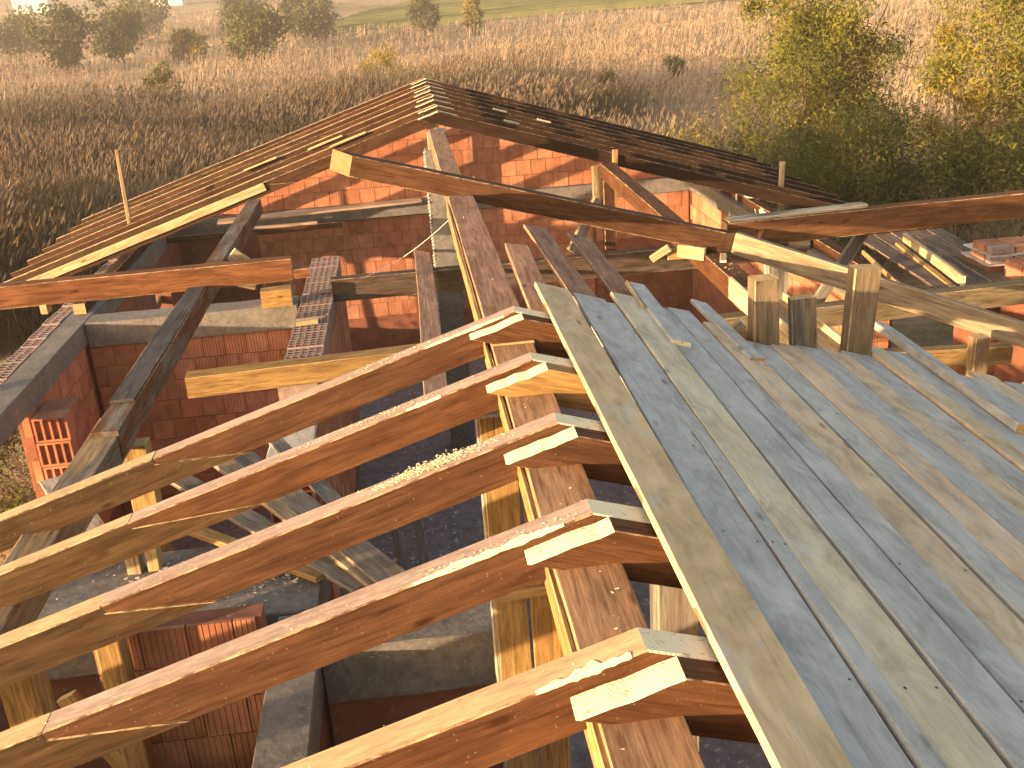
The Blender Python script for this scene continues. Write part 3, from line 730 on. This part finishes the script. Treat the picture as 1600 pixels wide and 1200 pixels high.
# far right post pair under the far roof
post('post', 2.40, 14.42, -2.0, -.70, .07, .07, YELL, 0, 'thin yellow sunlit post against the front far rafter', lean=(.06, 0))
post('post', 2.22, 14.1, -2.6, -1.06, .15, .15, BROWN2, .1, 'dark post carrying the far end of the right purlin')
post('post', 2.24, 15.0, -1.8, -1.0, .14, .12, TAN, .1, 'short tan block post behind the thin yellow post')
bar('brace', (1.65, 13.9, -1.95), (2.08, 14.1, -1.3), .06, .16, GREYW, .3, label='grey slanting brace left of the dark far post', cat='brace')
bar('stick', (5.2, 15.6, -2.1), (5.22, 15.6, -1.28), .07, .07, CREAM, 0, up=(0, 1, 0), label='short pale stick standing through the lower far right slope', cat='stick')
bar('stick', (-4.75, 16.3, -1.75), (-4.72, 16.3, -.38), .055, .05, TAN, 0, up=(0, 1, 0), label='thin upright stick standing above the far left roof slope', cat='stick')
# hidden ridge post by the gable, wall plates
post('post', .0, 17.45, FLOOR, -.2, .2, .14, TAN, .1, 'brown post under the ridge close to the far gable')
for sx, nm in ((-1, 'left'), (1, 'right')):
    bar('wall_plate', (sx*4.52, 10.95 if sx > 0 else 12.5, WT), (sx*4.52, 17.8, WT), .14, .13, BROWN2, .1, ref='b', label='wall plate timber lying on the %s outer wall under the far roof' % nm, cat='beam')
bar('wall_plate', (-4.54, 1.0, WT), (-4.54, 5.2, WT), .14, .13, BROWN2, .2, ref='b', label='wall plate timber on the left outer wall under the near rafters', cat='beam')

# left side
tb = thing('tie_beam', 'orange brown beam with notched end laid across the left purlin', 'beam', (-3.2, 9.95, -1.0))
bar('beam_length', (-5.2, 9.86, -.735), (-1.66, 9.93, -.735), .16, .215, (.17, .072, .032), .08, parent=tb, ref='t', end=ENDG)
bar('tongue', (-1.72, 9.93, -.845), (-1.50, 9.935, -.845), .15, .09, (.2, .09, .04), .0, parent=tb, ref='t', end=FRESH)
bar('block', (-4.0, 9.86, -.945), (-3.94, 9.86, -.945), .14, .09, CREAM, .0, parent=tb, ref='t')
post('post', -4.98, 9.87, WT-.02, -.945, .14, .14, OLIVE, .2, 'short post on the left outer wall under the orange brown beam')
bar('offcut', (-2.32, 12.08, WT), (-1.97, 12.1, WT), .2, .2, YELL, 0, ref='b', label='yellow sunlit block on the ring beam behind the orange brown beam', cat='block')
bar('offcut', (-1.86, 11.2, WT+.006), (-1.62, 11.22, WT+.006), .14, .05, CREAM, 0, ref='b', label='small bright offcut lying on the hollow block wall top', cat='offcut', end=FRESH)
bar('tie_beam', (-1.52, 12.46, WT+.17), (4.42, 12.42, WT+.17),  .16, .28, (.085, .06, .043), .3, ref='t', label='long grey brown tie beam crossing behind the ridge beam from the hollow wall', cat='beam')  # dark wood colour stands in for shade on this beam
bar('prop', (-1.68, 12.46, WT), (-1.53, 12.46, WT), .14, .02, GREYW, .3, ref='b', label='thin packing board under the left end of the long tie beam', cat='board')
bar('short_beam', (-2.68, 9.28, WT+.215), (-.48, 9.42, WT+.215), .2, .205, (.30, .185, .075), .1, ref='t', label='yellow brown beam end lying on the hollow block wall behind the fifth rafter', cat='beam')
bar('plank', (-.42, 8.1, -1.565), (-.40, 13.25, -1.60), .2, .03, (.30, .19, .14), .15, label='long brown plank lying between two tie beams left of the ridge beam', cat='plank', skew=1.2)
bar('plank', (-3.6, 17.2, WT+.02), (-.3, 17.5, WT+.035), .3, .035, (.46, .33, .24), .3, ref='b', label='wide pale plank lying along the foot of the far gable', cat='plank')
bar('plank', (-3.3, 16.9, WT-.05), (-2.0, 16.95, WT-.06), .1, .04, (.44, .31, .22), .2, label='short pale stick of timber in front of the wide plank by the gable', cat='plank')
bar('cross_tie', (-4.38, 16.92, WT-.07), (-1.6, 16.95, WT-.07), .12, .1, BROWN2, .3, ref='t', label='dark tie in front of the gable on the left', cat='beam')
# forked prop under the gable plank
fk = thing('forked_prop', 'small forked wooden prop standing before the dark left gable wall', 'prop', (-2.55, 15.4, -2.9))
bar('arm', (-2.55, 15.4, -2.05), (-2.37, 15.4, -2.35), .05, .05, TAN, .1, parent=fk); bar('arm', (-2.55, 15.4, -2.05), (-2.75, 15.4, -2.35), .05, .05, TAN, .1, parent=fk)
bar('stem', (-2.75, 15.4, -4.45), (-2.75, 15.4, -2.32), .06, .06, TAN, .2, up=(1, 0, 0), parent=fk); bar('stem', (-2.37, 15.4, -4.45), (-2.37, 15.4, -2.32), .06, .06, TAN, .2, up=(1, 0, 0), parent=fk)
bar('offcut', (-2.42, 11.15, -.925), (-2.2, 11.2, -1.15), .05, .14, CREAM, 0, label='pale offcut nailed to the side of the left purlin, upper', cat='offcut', end=FRESH)
bar('offcut', (-2.44, 10.85, -1.1), (-2.18, 10.95, -1.22), .05, .14, (.5, .36, .18), 0, label='pale offcut nailed to the side of the left purlin, lower', cat='offcut', end=FRESH)

# posts under the left purlin and the plank post under the ridge
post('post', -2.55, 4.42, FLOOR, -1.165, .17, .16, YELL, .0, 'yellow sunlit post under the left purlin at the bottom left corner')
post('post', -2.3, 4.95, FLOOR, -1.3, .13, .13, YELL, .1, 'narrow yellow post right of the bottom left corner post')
bar('brace', (-2.62, 5.0, -1.9), (-2.32, 4.93, -2.5), .05, .12, YELL, .1, label='yellow brace meeting the narrow post', cat='brace')
pp = thing('plank_post', 'tall post of yellow brown planks standing under the near ridge beam', 'post', (-.1, 4.75, FLOOR))
bar('plank', (-.155, 4.66, FLOOR), (-.165, 4.66, -.36), .04, .17, YELL, .05, up=(1, 0, 0), parent=pp)
bar('plank', (.025, 4.67, FLOOR), (.015, 4.67, -.36), .04, .165, (.40, .22, .08), .05, up=(1, 0, 0), parent=pp)
bar('edge_board', (-.265, 4.72, FLOOR), (-.255, 4.72, -.34), .13, .025, (.45, .40, .33), .35, up=(1, 0, 0), parent=pp)
for k, z in enumerate((-1.02, -1.36, -1.9)):
    bar('cleat', (-.25, 4.62, z), (.1, 4.62, z+.02), .03, .05, (.42, .27, .12), .1, parent=pp)
post('post', .35, 3.3, FLOOR, -.42, .16, .14, GREYW, .4, 'grey post in the shade just right of the near ridge beam')
# lean planks and clutter on the near cross wall
LN = [((-2.55, 7.35, -1.62), (-1.0, 5.55, -1.765), .16, .03, GREYW, .5, 'grey plank, leftmost of the loose pile leaning over the near cross wall'),
      ((-2.25, 7.5, -1.55), (-.85, 5.45, -1.74), .15, .035, (.33, .25, .16), .35, 'brown grey plank in the middle of the loose pile on the near cross wall'),
      ((-1.95, 7.35, -1.60), (-.72, 5.35, -1.71), .2, .03, (.22, .18, .15), .4, 'dark wide plank, rightmost of the loose pile on the near cross wall'),
      ((-2.35, 6.6, -1.70), (-1.25, 5.7, -1.755), .1, .04, YELL, .1, 'short yellow board under the loose plank pile'),
      ((-1.75, 7.9, -1.75), (-1.1, 6.3, -1.66), .12, .03, GREYW, .55, 'short grey board behind the loose plank pile')]
for p, q, w, h, c_, g_, lab in LN: bar('plank', p, q, w, h, c_, g_, label=lab, cat='plank')
post('block', -2.47, 6.12, WT, WT+.25, .09, .09, CREAM, 0, 'pale short block standing on the dusty concrete, left of two', cat='block', end=FRESH)
post('block', -2.35, 6.14, WT, WT+.26, .08, .1, (.5, .36, .18), 0, 'tan short block standing on the dusty concrete, right of two', cat='block', end=FRESH)
post('post', -2.5, 6.75, FLOOR, -1.165, .17, .14, YELL, .05, 'yellow post under the left purlin behind the two short blocks')
bar('plank', (-3.4, 7.6, -1.75), (-2.66, 6.2, -1.72), .22, .03, (.40, .33, .27), .35, label='wide pale plank beside the left purlin on the concrete', cat='plank')
for i, (p, q, lab) in enumerate([((-.75, 8.2, FLOOR), (-.95, 8.9, -2.9), 'thin grey stick leaning in the middle room, left of its pair'), ((-.62, 8.0, FLOOR), (-.72, 8.9, -3.0), 'thin grey stick leaning in the middle room, right of its pair'),
        ((-.5, 6.6, FLOOR), (-.72, 7.2, -3.3), 'thin pale lath leaning in the room below the third rafter'), ((-1.3, 7.6, FLOOR), (-1.42, 8.05, -2.4), 'grey board leaning on the near end of the hollow wall')]):
    bar('stick', p, q, .09, .03, (.24, .2, .17), .3, label=lab, cat='stick')
pts = [(random.uniform(-1.4, -.3), random.uniform(5.6, 12), FLOOR+.005) for k in range(500)]
chips('rubble', pts, .05, MORTAR, 'rubble scattered over the floor of the middle room', 'rubble')
# thin cord strung between plank and ridge beam
def cord(name, pts, r, label):
    V = []; Fc = []
    for i, p in enumerate(pts):
        for k in range(5): a = k*2*math.pi/5; V.append((p[0]+math.cos(a)*r*.3, p[1]+math.cos(a)*r, p[2]+math.sin(a)*r))
    for i in range(len(pts)-1):
        for k in range(5): Fc.append((i*5+k, i*5+(k+1) % 5, i*5+5+(k+1) % 5, i*5+5+k))
    return tag(mesh_obj(name, V, Fc, ROPE), label, 'cord')
cord('cord', [(-1.05+t*.95/8, 11.0-t*.16, -1.28+t*.105-.004*t*(8-t)) for t in range(9)], .004, 'thin pale cord strung from the ridge beam towards the hollow wall')

# scraps on the far roof
for i, (sx, s_, y, c_, lab) in enumerate([(1, 1.05, 16.1, 'pale scrap block on the far right slope nearest the ridge'), (1, 1.75, 16.1, 'pale scrap block on the far right slope farther from the ridge'), (1, 1.05, 15.35, 'small pale scrap block low on the far right slope')] and
        [(1, 1.0, 16.9, (.55, .48, .36), 'pale scrap block on the far right slope nearest the ridge'), (1, 1.72, 16.9, (.55, .48, .36), 'pale scrap block on the far right slope farther from the ridge'),
         (1, 1.02, 15.4, (.5, .43, .33), 'small pale scrap block low on the far right slope'), (-1, 1.05, 15.4, (.60, .42, .22), 'short pale strip on the far left slope close to the ridge'),
         (-1, 1.45, 16.2, (.60, .42, .22), 'long pale strip on the far left slope'), (-1, 2.6, 16.95, (.55, .38, .2), 'pale strip lower on the far left slope')]):
    a = Vector((sx*CT, 0, -ST)); nn = Vector((sx*ST, 0, CT))
    p = a*s_ + nn*.012 + Vector((0, y-.08, 0)); q = p + a*(.22 if sx > 0 else .55)
    bar('scrap', p, q, .1, .022, c_, 0, up=nn, label=lab, cat='scrap', end=FRESH)

# ---- right wing: formwork planks and brick corner
fw = thing('formwork', 'sloping formwork of brown grey planks with a sunlit rail at the far right', 'formwork', (5.2, 10.3, -1.7))
for k in range(5):
    x = 4.75+k*.215
    bar('plank', (x, 9.2, -1.60-.012*k), (x+.02, 11.6, -1.50), .2, .028, (.16, .115, .085) if k % 2 else (.13, .10, .08), .25, parent=fw)
bar('rail', (4.9, 9.55, -1.50), (5.03, 11.1, -1.42), .05, .1, CREAM, 0, parent=fw, end=FRESH)
bar('rail', (4.82, 9.6, -1.57), (4.95, 11.1, -1.49), .06, .035, YELL, 0, parent=fw, end=FRESH)
bar('rail', (4.4, 9.9, -1.58), (4.5, 11.0, -1.52), .03, .05, YELL, 0, parent=fw, end=FRESH)
bw = thing('brick_corner', 'low corner of red bricks with thick white mortar at the right edge', 'wall', (5.8, 10.3, FLOOR))
box('wall_body', (5.42, 9.98, FLOOR), (6.6, 10.58, -1.52), BRICKCORE, bw, c=0)
for k in range(2):
    z = -1.50+k*.095
    box('mortar_bed', (5.41+.012*k, 9.97+.03*k, z-.02), (6.3-.2*k, 10.56, z), MORTAR, bw, jit=.008, sub=3)
    for i in range(3-(k == 2)):
        x = 5.43+.02*k+i*.27
        box('brick', (x, 9.98+.03*k+random.uniform(0, .02), z+.001), (x+.245, 10.1+.03*k, z+.072), random.choice([BRICK, DUSTB]), bw, jit=.004, c=.006)
        box('brick', (x, 10.14+.03*k, z+.001), (x+.245, 10.4, z+.072), BRICK, bw, jit=.004, c=.006)
hbw = hollow_block(.25, .3, .2, 3, 4, depth=.08)
for k in range(9): put_block(hbw, Matrix.Translation((5.66+random.uniform(-.01, .01), 9.74-k*.31, -1.62)), bw)
for k in range(9): put_block(hbw, Matrix.Translation((5.93+random.uniform(-.01, .01), 9.74-k*.31, -1.63)), bw)
box('wall_body', (5.54, 6.9, FLOOR), (6.06, 9.9, -1.63), BRICKCORE, bw, c=0)

# ================================================================== SAWDUST, CHIPS, NAILS
def on_left(s_, yy, off): return (-CT*s_-ST*off, yy, -ST*s_+CT*off)
pts = []
for k in range(1500):                                     # third rafter: heap
    s_ = random.gauss(.52, .12); pts.append(on_left(s_, NY0+2*NS+.055+random.gauss(0, .018), .001+abs(random.gauss(0, .011))*math.exp(-((s_-.52)/.2)**2)))
for k in range(260): pts.append(on_left(random.gauss(.75, .2), NY0+3*NS+.06+random.gauss(0, .018), .002))
for k in range(160): pts.append(on_left(random.uniform(.3, .9), NY0+4*NS+.05+random.gauss(0, .022), .002))
for k in range(120): pts.append(on_left(random.uniform(.05, .6), NY0+NS+.03+random.gauss(0, .02), .002))
for i in range(5):
    for k in range(30): pts.append(on_left(random.uniform(0, 3.5), NY0+i*NS+random.uniform(.0, .105), .001))
chips('sawdust', pts, .0075, SAWDUST, 'pale sawdust and chips strewn on the tops of the near rafters', 'sawdust')
pts = [(random.gauss(-1.9, .35), random.gauss(5.95, .18), WT+.002) for k in range(900)]
pts = [p for p in pts if 5.5 < p[1] < 6.3 and -3 < p[0] < -1.3]
chips('rubble', pts, .022, MORTAR, 'crumbs of mortar and chips on the dusty concrete wall top', 'rubble')
pts = [(random.uniform(-.13, .06), random.uniform(1.9, 5.0), -.132) for k in range(50)] + [(random.uniform(-.14, .07), random.uniform(5.1, 13), -.129) for k in range(30)]
chips('wood_chips', pts, .009, SAWDUST, 'small wood chips lying along the top of the ridge beam', 'chips')
pts = [(2.24+random.gauss(0, .05), random.gauss(8.75, .2), -.872) for k in range(70)]
chips('wood_chips', pts, .012, SAWDUST, 'splinters and chips on the right purlin beside the joint', 'chips')
# ================================================================== VEGETATION
def np_mesh(name, V, Fidx, mats, mi=None):
    """V (n,3) array, Fidx (m,k) array of k-gons"""
    me = bpy.data.meshes.new(name)
    m, k = Fidx.shape
    me.vertices.add(len(V)); me.vertices.foreach_set('co', np.ascontiguousarray(V, dtype=np.float32).ravel())
    me.loops.add(m*k); me.loops.foreach_set('vertex_index', np.ascontiguousarray(Fidx, dtype=np.int32).ravel())
    me.polygons.add(m); me.polygons.foreach_set('loop_start', np.arange(0, m*k, k, dtype=np.int32)); me.polygons.foreach_set('loop_total', np.full(m, k, dtype=np.int32))
    for q in mats: me.materials.append(q)
    if mi is not None: me.polygons.foreach_set('material_index', np.ascontiguousarray(mi, dtype=np.int32))
    me.update(); me.validate()
    return me
RNG = np.random.default_rng(11)
def leaves(centers, length, width, droop=0.3):
    n = len(centers)
    d = RNG.normal(size=(n, 3)); d[:, 2] -= droop; d /= np.linalg.norm(d, axis=1)[:, None]
    e = RNG.normal(size=(n, 3)); e -= (e*d).sum(1)[:, None]*d; e /= np.linalg.norm(e, axis=1)[:, None]
    L = length*RNG.uniform(.6, 1.3, n)[:, None]; W = width*RNG.uniform(.6, 1.3, n)[:, None]
    a = centers; b = centers+d*L*.5+e*W*.5; c = centers+d*L; f = centers+d*L*.5-e*W*.5
    V = np.stack([a, b, c, f], 1).reshape(-1, 3)
    return V, np.arange(4*n).reshape(-1, 4)
def tube(pts, radii, k=6):
    V = []; Fc = []
    for i, p in enumerate(pts):
        p = Vector(p)
        t = (Vector(pts[min(i+1, len(pts)-1)])-Vector(pts[max(i-1, 0)])).normalized()
        u = t.orthogonal().normalized(); w = t.cross(u)
        for j in range(k):
            a = j*2*math.pi/k; V.append(p+(u*math.cos(a)+w*math.sin(a))*radii[i])
    for i in range(len(pts)-1):
        for j in range(k): Fc.append((i*k+j, i*k+(j+1) % k, i*k+k+(j+1) % k, i*k+k+j))
    return V, Fc
def tree(name, label, cat, x, y, height, rx, n_leaf, leaf_len, leaf_w, mat, group=None, stems=5, base=.1, clumps=60, droop=.3, upright=0.0, ry=None):
    z0 = float(gz(np.array(x), np.array(y)))
    root = thing(name, label, cat, (x, y, z0), group)
    ry = ry or rx
    # limbs
    V = []; Fc = []; tips = []
    for s_ in range(stems):
        a = random.uniform(0, 6.28); sp_ = random.uniform(.2, .8)*(1-upright)
        pts = []; rad = []
        hh = height*random.uniform(.6, .93)
        for k in range(7):
            t = k/6
            pts.append((math.cos(a)*rx*sp_*t**1.3+random.uniform(-.1, .1)*rx*.3*t, math.sin(a)*ry*sp_*t**1.3+random.uniform(-.1, .1)*ry*.3*t, hh*t-.1))
            rad.append(max(.006, height*.016*(1-t*.85)/math.sqrt(stems/3)))
        tips.append(pts)
        v, f = tube(pts, rad); b = len(V); V += v; Fc += [tuple(i+b for i in q) for q in f]
    mesh_obj('trunk', V, Fc, BARK, Matrix.Translation((x, y, z0)), root)
    # leaf clumps spread through the crown, denser towards the limbs
    C = []
    for k in range(clumps):
        if random.random() < .55:
            P = random.choice(tips); t = random.uniform(.25, 1.05); i = min(5, int(t*6)); q = Vector(P[i]).lerp(Vector(P[i+1]), t*6-i)
            c = np.array(q)+RNG.normal(size=3)*np.array([rx, ry, height*.5])*.18
        else:
            th = RNG.uniform(0, 6.28); ph = math.acos(RNG.uniform(-.6, 1)); rr = RNG.uniform(.55, 1.0)
            c = np.array([math.cos(th)*math.sin(ph)*rx*rr, math.sin(th)*math.sin(ph)*ry*rr, height*(base+(1-base)*.5)+math.cos(ph)*height*(1-base)*.5*rr])
        c[2] = max(c[2], height*base)
        C.append((c, RNG.uniform(.10, .26)*min(rx, height)*RNG.uniform(.7, 1.2)))
    per = RNG.dirichlet(np.ones(clumps)*2)*n_leaf
    pts = []
    for (c, r), m in zip(C, per):
        m = int(m); pts.append(c+RNG.normal(size=(m, 3))*r*np.array([.8, .8, .75]))
    P = np.concatenate(pts); P = P[P[:, 2] > .02]
    V, Fi = leaves(P, leaf_len, leaf_w, droop)
    me = np_mesh('crown', V, Fi, [mat])
    o = bpy.data.objects.new('crown', me); link(o, Matrix.Translation((x, y, z0)), root)
    return root
GR = 'willow trees right of the house'
tree('willow_tree', 'tall yellow green willow rising out of the frame at the top right corner', 'tree', 14.0, 23.0, 8.2, 2.7, 36000, .16, .037, LEAF, GR, stems=7, clumps=110, droop=.5)
tree('willow_tree', 'leafy pale green willow left of the tall one, its top against the dry field', 'tree', 9.7, 26.0, 6.3, 2.3, 30000, .16, .036, LEAF, GR, stems=7, clumps=90, droop=.4)
tree('willow_tree', 'golden leaved young willow between the two greener ones', 'tree', 12.0, 22.5, 5.1, 1.4, 8000, .15, .034, LEAFY, GR, stems=5, clumps=50, droop=.4)
tree('willow_tree', 'dark green bushy willow just behind the far right eave', 'tree', 9.2, 20.6, 3.6, 2.2, 21000, .14, .034, LEAFD, GR, stems=8, clumps=90, droop=.3)
tree('willow_tree', 'dark green bushy willow behind the brick corner at the right edge', 'tree', 12.6, 18.4, 4.0, 2.6, 24000, .14, .034, LEAFD, GR, stems=8, clumps=90, droop=.3)
tree('willow_tree', 'low olive shrub at the left end of the willow row', 'tree', 7.0, 24.0, 2.9, 1.7, 10000, .14, .032, LEAF, GR, stems=6, clumps=50)
tree('shrub', 'dark shrub added to darken the view through the left door opening', 'shrub', -6.9, 13.4, 1.7, 1.2, 7000, .10, .03, LEAFD, None, stems=5, clumps=40)  # added so the view through the door opening reads dark
tree('shrub', 'dark low shrub growing outside the open wall at the right edge', 'shrub', 8.4, 11.6, 1.9, 1.3, 8000, .10, .03, LEAFD, None, stems=5, clumps=40)
tree('shrub', 'dark low shrub in the shade below the right end of the pale slanting board', 'shrub', 7.4, 8.6, 1.9, 1.3, 8000, .10, .03, LEAFD, None, stems=5, clumps=40)
BS = [(-34.0, 117, 6.6, 3.7, LEAFB, 'large dark green bush, left of the round pair in the reeds'), (-30.6, 126, 6.9, 2.7, LEAFB, 'large dark green bush, right of the round pair in the reeds'),
      (-14.2, 110, 6.0, 3.7, LEAFB, 'broad dark green bush beyond the reeds left of the roof peak'), (-10.5, 148, 5.6, 3.2, LEAFB, 'green bush behind and right of the broad dark one'),
      (-22.5, 122, 3.2, 1.7, LEAFY, 'small brownish bush between the pair and the broad bush'), (-1.3, 66, 3.2, 1.5, LEAFY, 'small yellow green bush just left of the roof peak'),
      (3.6, 150, 5.0, 2.2, LEAFB, 'pale green bush at the edge of the crop field'), (9.9, 140, 4.6, 1.1, LEAFY, 'small bright yellow tree at the edge of the crop field'),
      (-53, 160, 6.5, 5.0, LEAFB, 'dark bush at the top left corner'), (-40, 178, 7.5, 6.0, LEAFB, 'wide dark bush beyond the round pair at the top'), (-24, 190, 6.5, 5.0, LEAFB, 'flat green bush at the top edge, right of the white house'),
      (-15, 165, 7.5, 1.9, LEAFD, 'slim dark tree at the top edge above the broad bush'), (-44, 112, 3.4, 4.0, LEAFY, 'rusty low bush at the left edge below the top corner'),
      (15.5, 62, 1.3, .6, LEAFB, 'small dark shrub alone in the dry field'), (10.3, 55, 1.5, .6, LEAFY, 'small green shrub among weeds right of the roof peak'),
      (-13.0, 60, 3.2, 1.3, LEAFB, 'small green shrub standing in the left reeds')]
for x, y, h, r, m, lab in BS:
    big = y > 100
    tree('bush', lab, 'bush', x, y, h, r, 5200 if big else 4200, (.5 if big else .16), (.26 if big else .06), m, 'bushes in the dry field', stems=5, base=.02, clumps=46, droop=.1)

# ---- reeds and dry weeds: nobody could count them
def plants(n, dmin, dmax, keep, height, wk, plume, seed):
    r = np.random.default_rng(seed)
    d = np.exp(r.uniform(math.log(dmin), math.log(dmax), n)); a = r.uniform(math.radians(-31), math.radians(33), n)
    x = d*np.sin(a)-.5; y = d*np.cos(a)
    ok = keep(x, y, d, r); x, y, d = x[ok], y[ok], d[ok]
    n = len(x); z = gz(x, y); sc = np.maximum(1, d/34.0)**.8
    patch = .8+.2*np.sin(x*.31+2*np.sin(y*.17))+.12*np.sin(y*.45+x*.2)
    H = height(x, y, d)*(.5+.65*r.beta(3.2, 1.6, n))*patch
    base = np.stack([x, y, z-.05], 1)
    lean = np.stack([r.normal(.12, .16, n)+.12*np.sin(x*.7+y*.4), r.normal(0, .14, n), np.ones(n)], 1)
    tip = base+lean*H[:, None]
    side = np.stack([np.cos(r.uniform(0, 3.14, n)), np.sin(r.uniform(0, 3.14, n)), np.zeros(n)], 1)
    w = (wk*sc)[:, None]
    mid = base*.45+tip*.55
    quads = []; mats = []
    def addq(a_, b_, c_, d_, m): quads.append(np.stack([a_, b_, c_, d_], 1)); mats.append(np.full(len(a_), m))
    addq(base-side*w*.5, base+side*w*.5, tip+side*w*.35, tip-side*w*.35, 0)
    for k in range(3):
        t = r.uniform(.25, .8, n)[:, None]; p = base*(1-t)+tip*t
        o = np.stack([r.normal(size=n), r.normal(size=n), r.uniform(-.15, .9, n)], 1); o /= np.linalg.norm(o, axis=1)[:, None]
        L = (H*r.uniform(.16, .30, n))[:, None]; q = p+o*L
        s2 = np.cross(o, np.array([0, 0, 1.0])); s2 /= np.linalg.norm(s2, axis=1)[:, None]+1e-6
        addq(p-s2*w*.5, p+s2*w*.5, (p+q)/2+s2*w*1.0, q, 0)
    if plume:
        L = (.24*sc**.5*r.uniform(.35, 1.5, n))[:, None]; pw = (.028*sc*r.uniform(.4, 1.4, n))[:, None]
        dirp = lean+np.stack([r.normal(.25, .2, n), r.normal(0, .2, n), np.zeros(n)], 1); dirp /= np.linalg.norm(dirp, axis=1)[:, None]
        for k in range(2):
            s3 = side if k == 0 else np.cross(side, dirp)
            addq(tip, tip+dirp*L*.4+s3*pw, tip+dirp*L, tip+dirp*L*.4-s3*pw, 1)
    Q = np.concatenate(quads); return Q.reshape(-1, 3), np.arange(4*len(Q)).reshape(-1, 4), np.concatenate(mats)
def sm(x, a, b): t = np.clip((x-a)/(b-a), 0, 1); return t*t*(3-2*t)
def reed_zone(x, y, d):       # 1 inside the reed bed (left and middle), 0 in the weeds on the right and beyond
    edge = 58+6*np.sin(x*.12)-.35*x*(x < 0)-.9*np.maximum(x, 0)
    right = 3.0+.16*(y-20)+2*np.sin(y*.3)
    return (1-sm(d, edge-6, edge+8))*(1-sm(x, right-2, right+3))
def house(x, y): return (x > -7.2) & (x < 7.4) & (y < 21.5)
def k_reed(x, y, d, r): return (r.uniform(size=len(x)) < reed_zone(x, y, d)) & ~house(x, y) & (d > 22)
def k_weed(x, y, d, r):
    nz = .5+.5*np.sin(x*.21+1.7*np.sin(y*.09+1))*np.sin(y*.13+x*.05)
    return (r.uniform(size=len(x)) > reed_zone(x, y, d)) & ~house(x, y) & (r.uniform(size=len(x)) < .25+.75*nz) & ~((y > 166) & (x > -14)) & ~((d > 84) & (d < 92) & (x < -20))
Vr, Fr, Mr_ = plants(125000, 21, 92, k_reed, lambda x, y, d: 2.35+0*x, .0125, True, 3)
o = bpy.data.objects.new('reed_bed', np_mesh('reed_bed', Vr, Fr, [REEDL, PLUMR], Mr_)); link(o, Matrix.Identity(4)); tag(o, 'tall tan reeds with pale plumes filling the field behind the house', 'reeds', kind='stuff')
Vr, Fr, Mr_ = plants(80000, 24, 260, k_weed, lambda x, y, d: .75+.35*np.sin(x*.17)*np.sin(y*.11)+.002*d, .02, True, 5)
o = bpy.data.objects.new('dry_weeds', np_mesh('dry_weeds', Vr, Fr, [WEED, PLUME], Mr_)); link(o, Matrix.Identity(4)); tag(o, 'low brown dry weeds and grass across the open field', 'weeds', kind='stuff')

# ---- far white houses at the top left
WHITE = make_simple('white_plaster', (.72, .70, .66), (.8, .78, .74), (.6, .6, .6), .1, .01)
TILE = make_simple('roof_tiles', (.25, .10, .06), (.32, .14, .08), (2, 2, 2), .2, .03)
GLASS = make_simple('dark_pane', (.05, .06, .07), (.08, .09, .1), (1, 1, 1), 0, .01, rough=.2)
def far_house(x, y, w, dpt, h, label):
    z = float(gz(np.array(x), np.array(y)))-.3
    root = thing('house', label, 'house', (x, y, z), 'far white houses')
    box('wall', (x-w/2, y-dpt/2, z), (x+w/2, y+dpt/2, z+h), WHITE, root, c=.02)
    r = 2.2
    V = [(x-w/2-.4, y-dpt/2-.4, z+h), (x+w/2+.4, y-dpt/2-.4, z+h), (x+w/2+.4, y+dpt/2+.4, z+h), (x-w/2-.4, y+dpt/2+.4, z+h), (x-w/2-.4, y, z+h+r), (x+w/2+.4, y, z+h+r)]
    mesh_obj('roof', V, [(0, 1, 5, 4), (2, 3, 4, 5), (0, 4, 3), (1, 2, 5), (3, 2, 1, 0)], TILE, None, root)
    for k in (-.3, .3):
        wn_ = box('window', (x+w*k-.6, y-dpt/2-.05, z+1.3), (x+w*k+.6, y-dpt/2+.1, z+2.6), WHITE, root, c=.02)
        box('pane', (x+w*k-.5, y-dpt/2-.07, z+1.4), (x+w*k+.5, y-dpt/2-.04, z+2.5), GLASS, wn_, c=0)
    box('door', (x-.5, y-dpt/2-.06, z+.1), (x+.5, y-dpt/2+.1, z+2.2), GLASS, root, c=.02)
far_house(-58, 300, 8, 7, 4, 'small white house at the top edge, left of the flat green bush')
far_house(-95, 310, 9, 7, 4, 'small white house at the top left, near the corner')

# ---- evening haze: one closed box of thin even air round everything
hz = bpy.data.materials.new('haze'); hz.use_nodes = True; hz.node_tree.nodes.clear()
ho = hz.node_tree.nodes.new('ShaderNodeOutputMaterial'); pv = hz.node_tree.nodes.new('ShaderNodeVolumePrincipled')
pv.inputs['Color'].default_value = (0.95, 0.88, 0.79, 1); pv.inputs['Density'].default_value = 0.0011; pv.inputs['Anisotropy'].default_value = 0.2
hz.node_tree.links.new(pv.outputs[0], ho.inputs['Volume'])
hb_ = box('haze', (-700, -700, GND-1.5), (700, 700, 24), hz, c=0); tag(hb_, 'thin warm evening haze over the whole field', 'haze', kind='stuff')

# ------------------------------------------------------------------ lift everything so that the ground lies at zero
for o in list(COL.objects):
    if o.parent is None and o.type not in ('CAMERA', 'LIGHT'):
        o.location.z += Z0
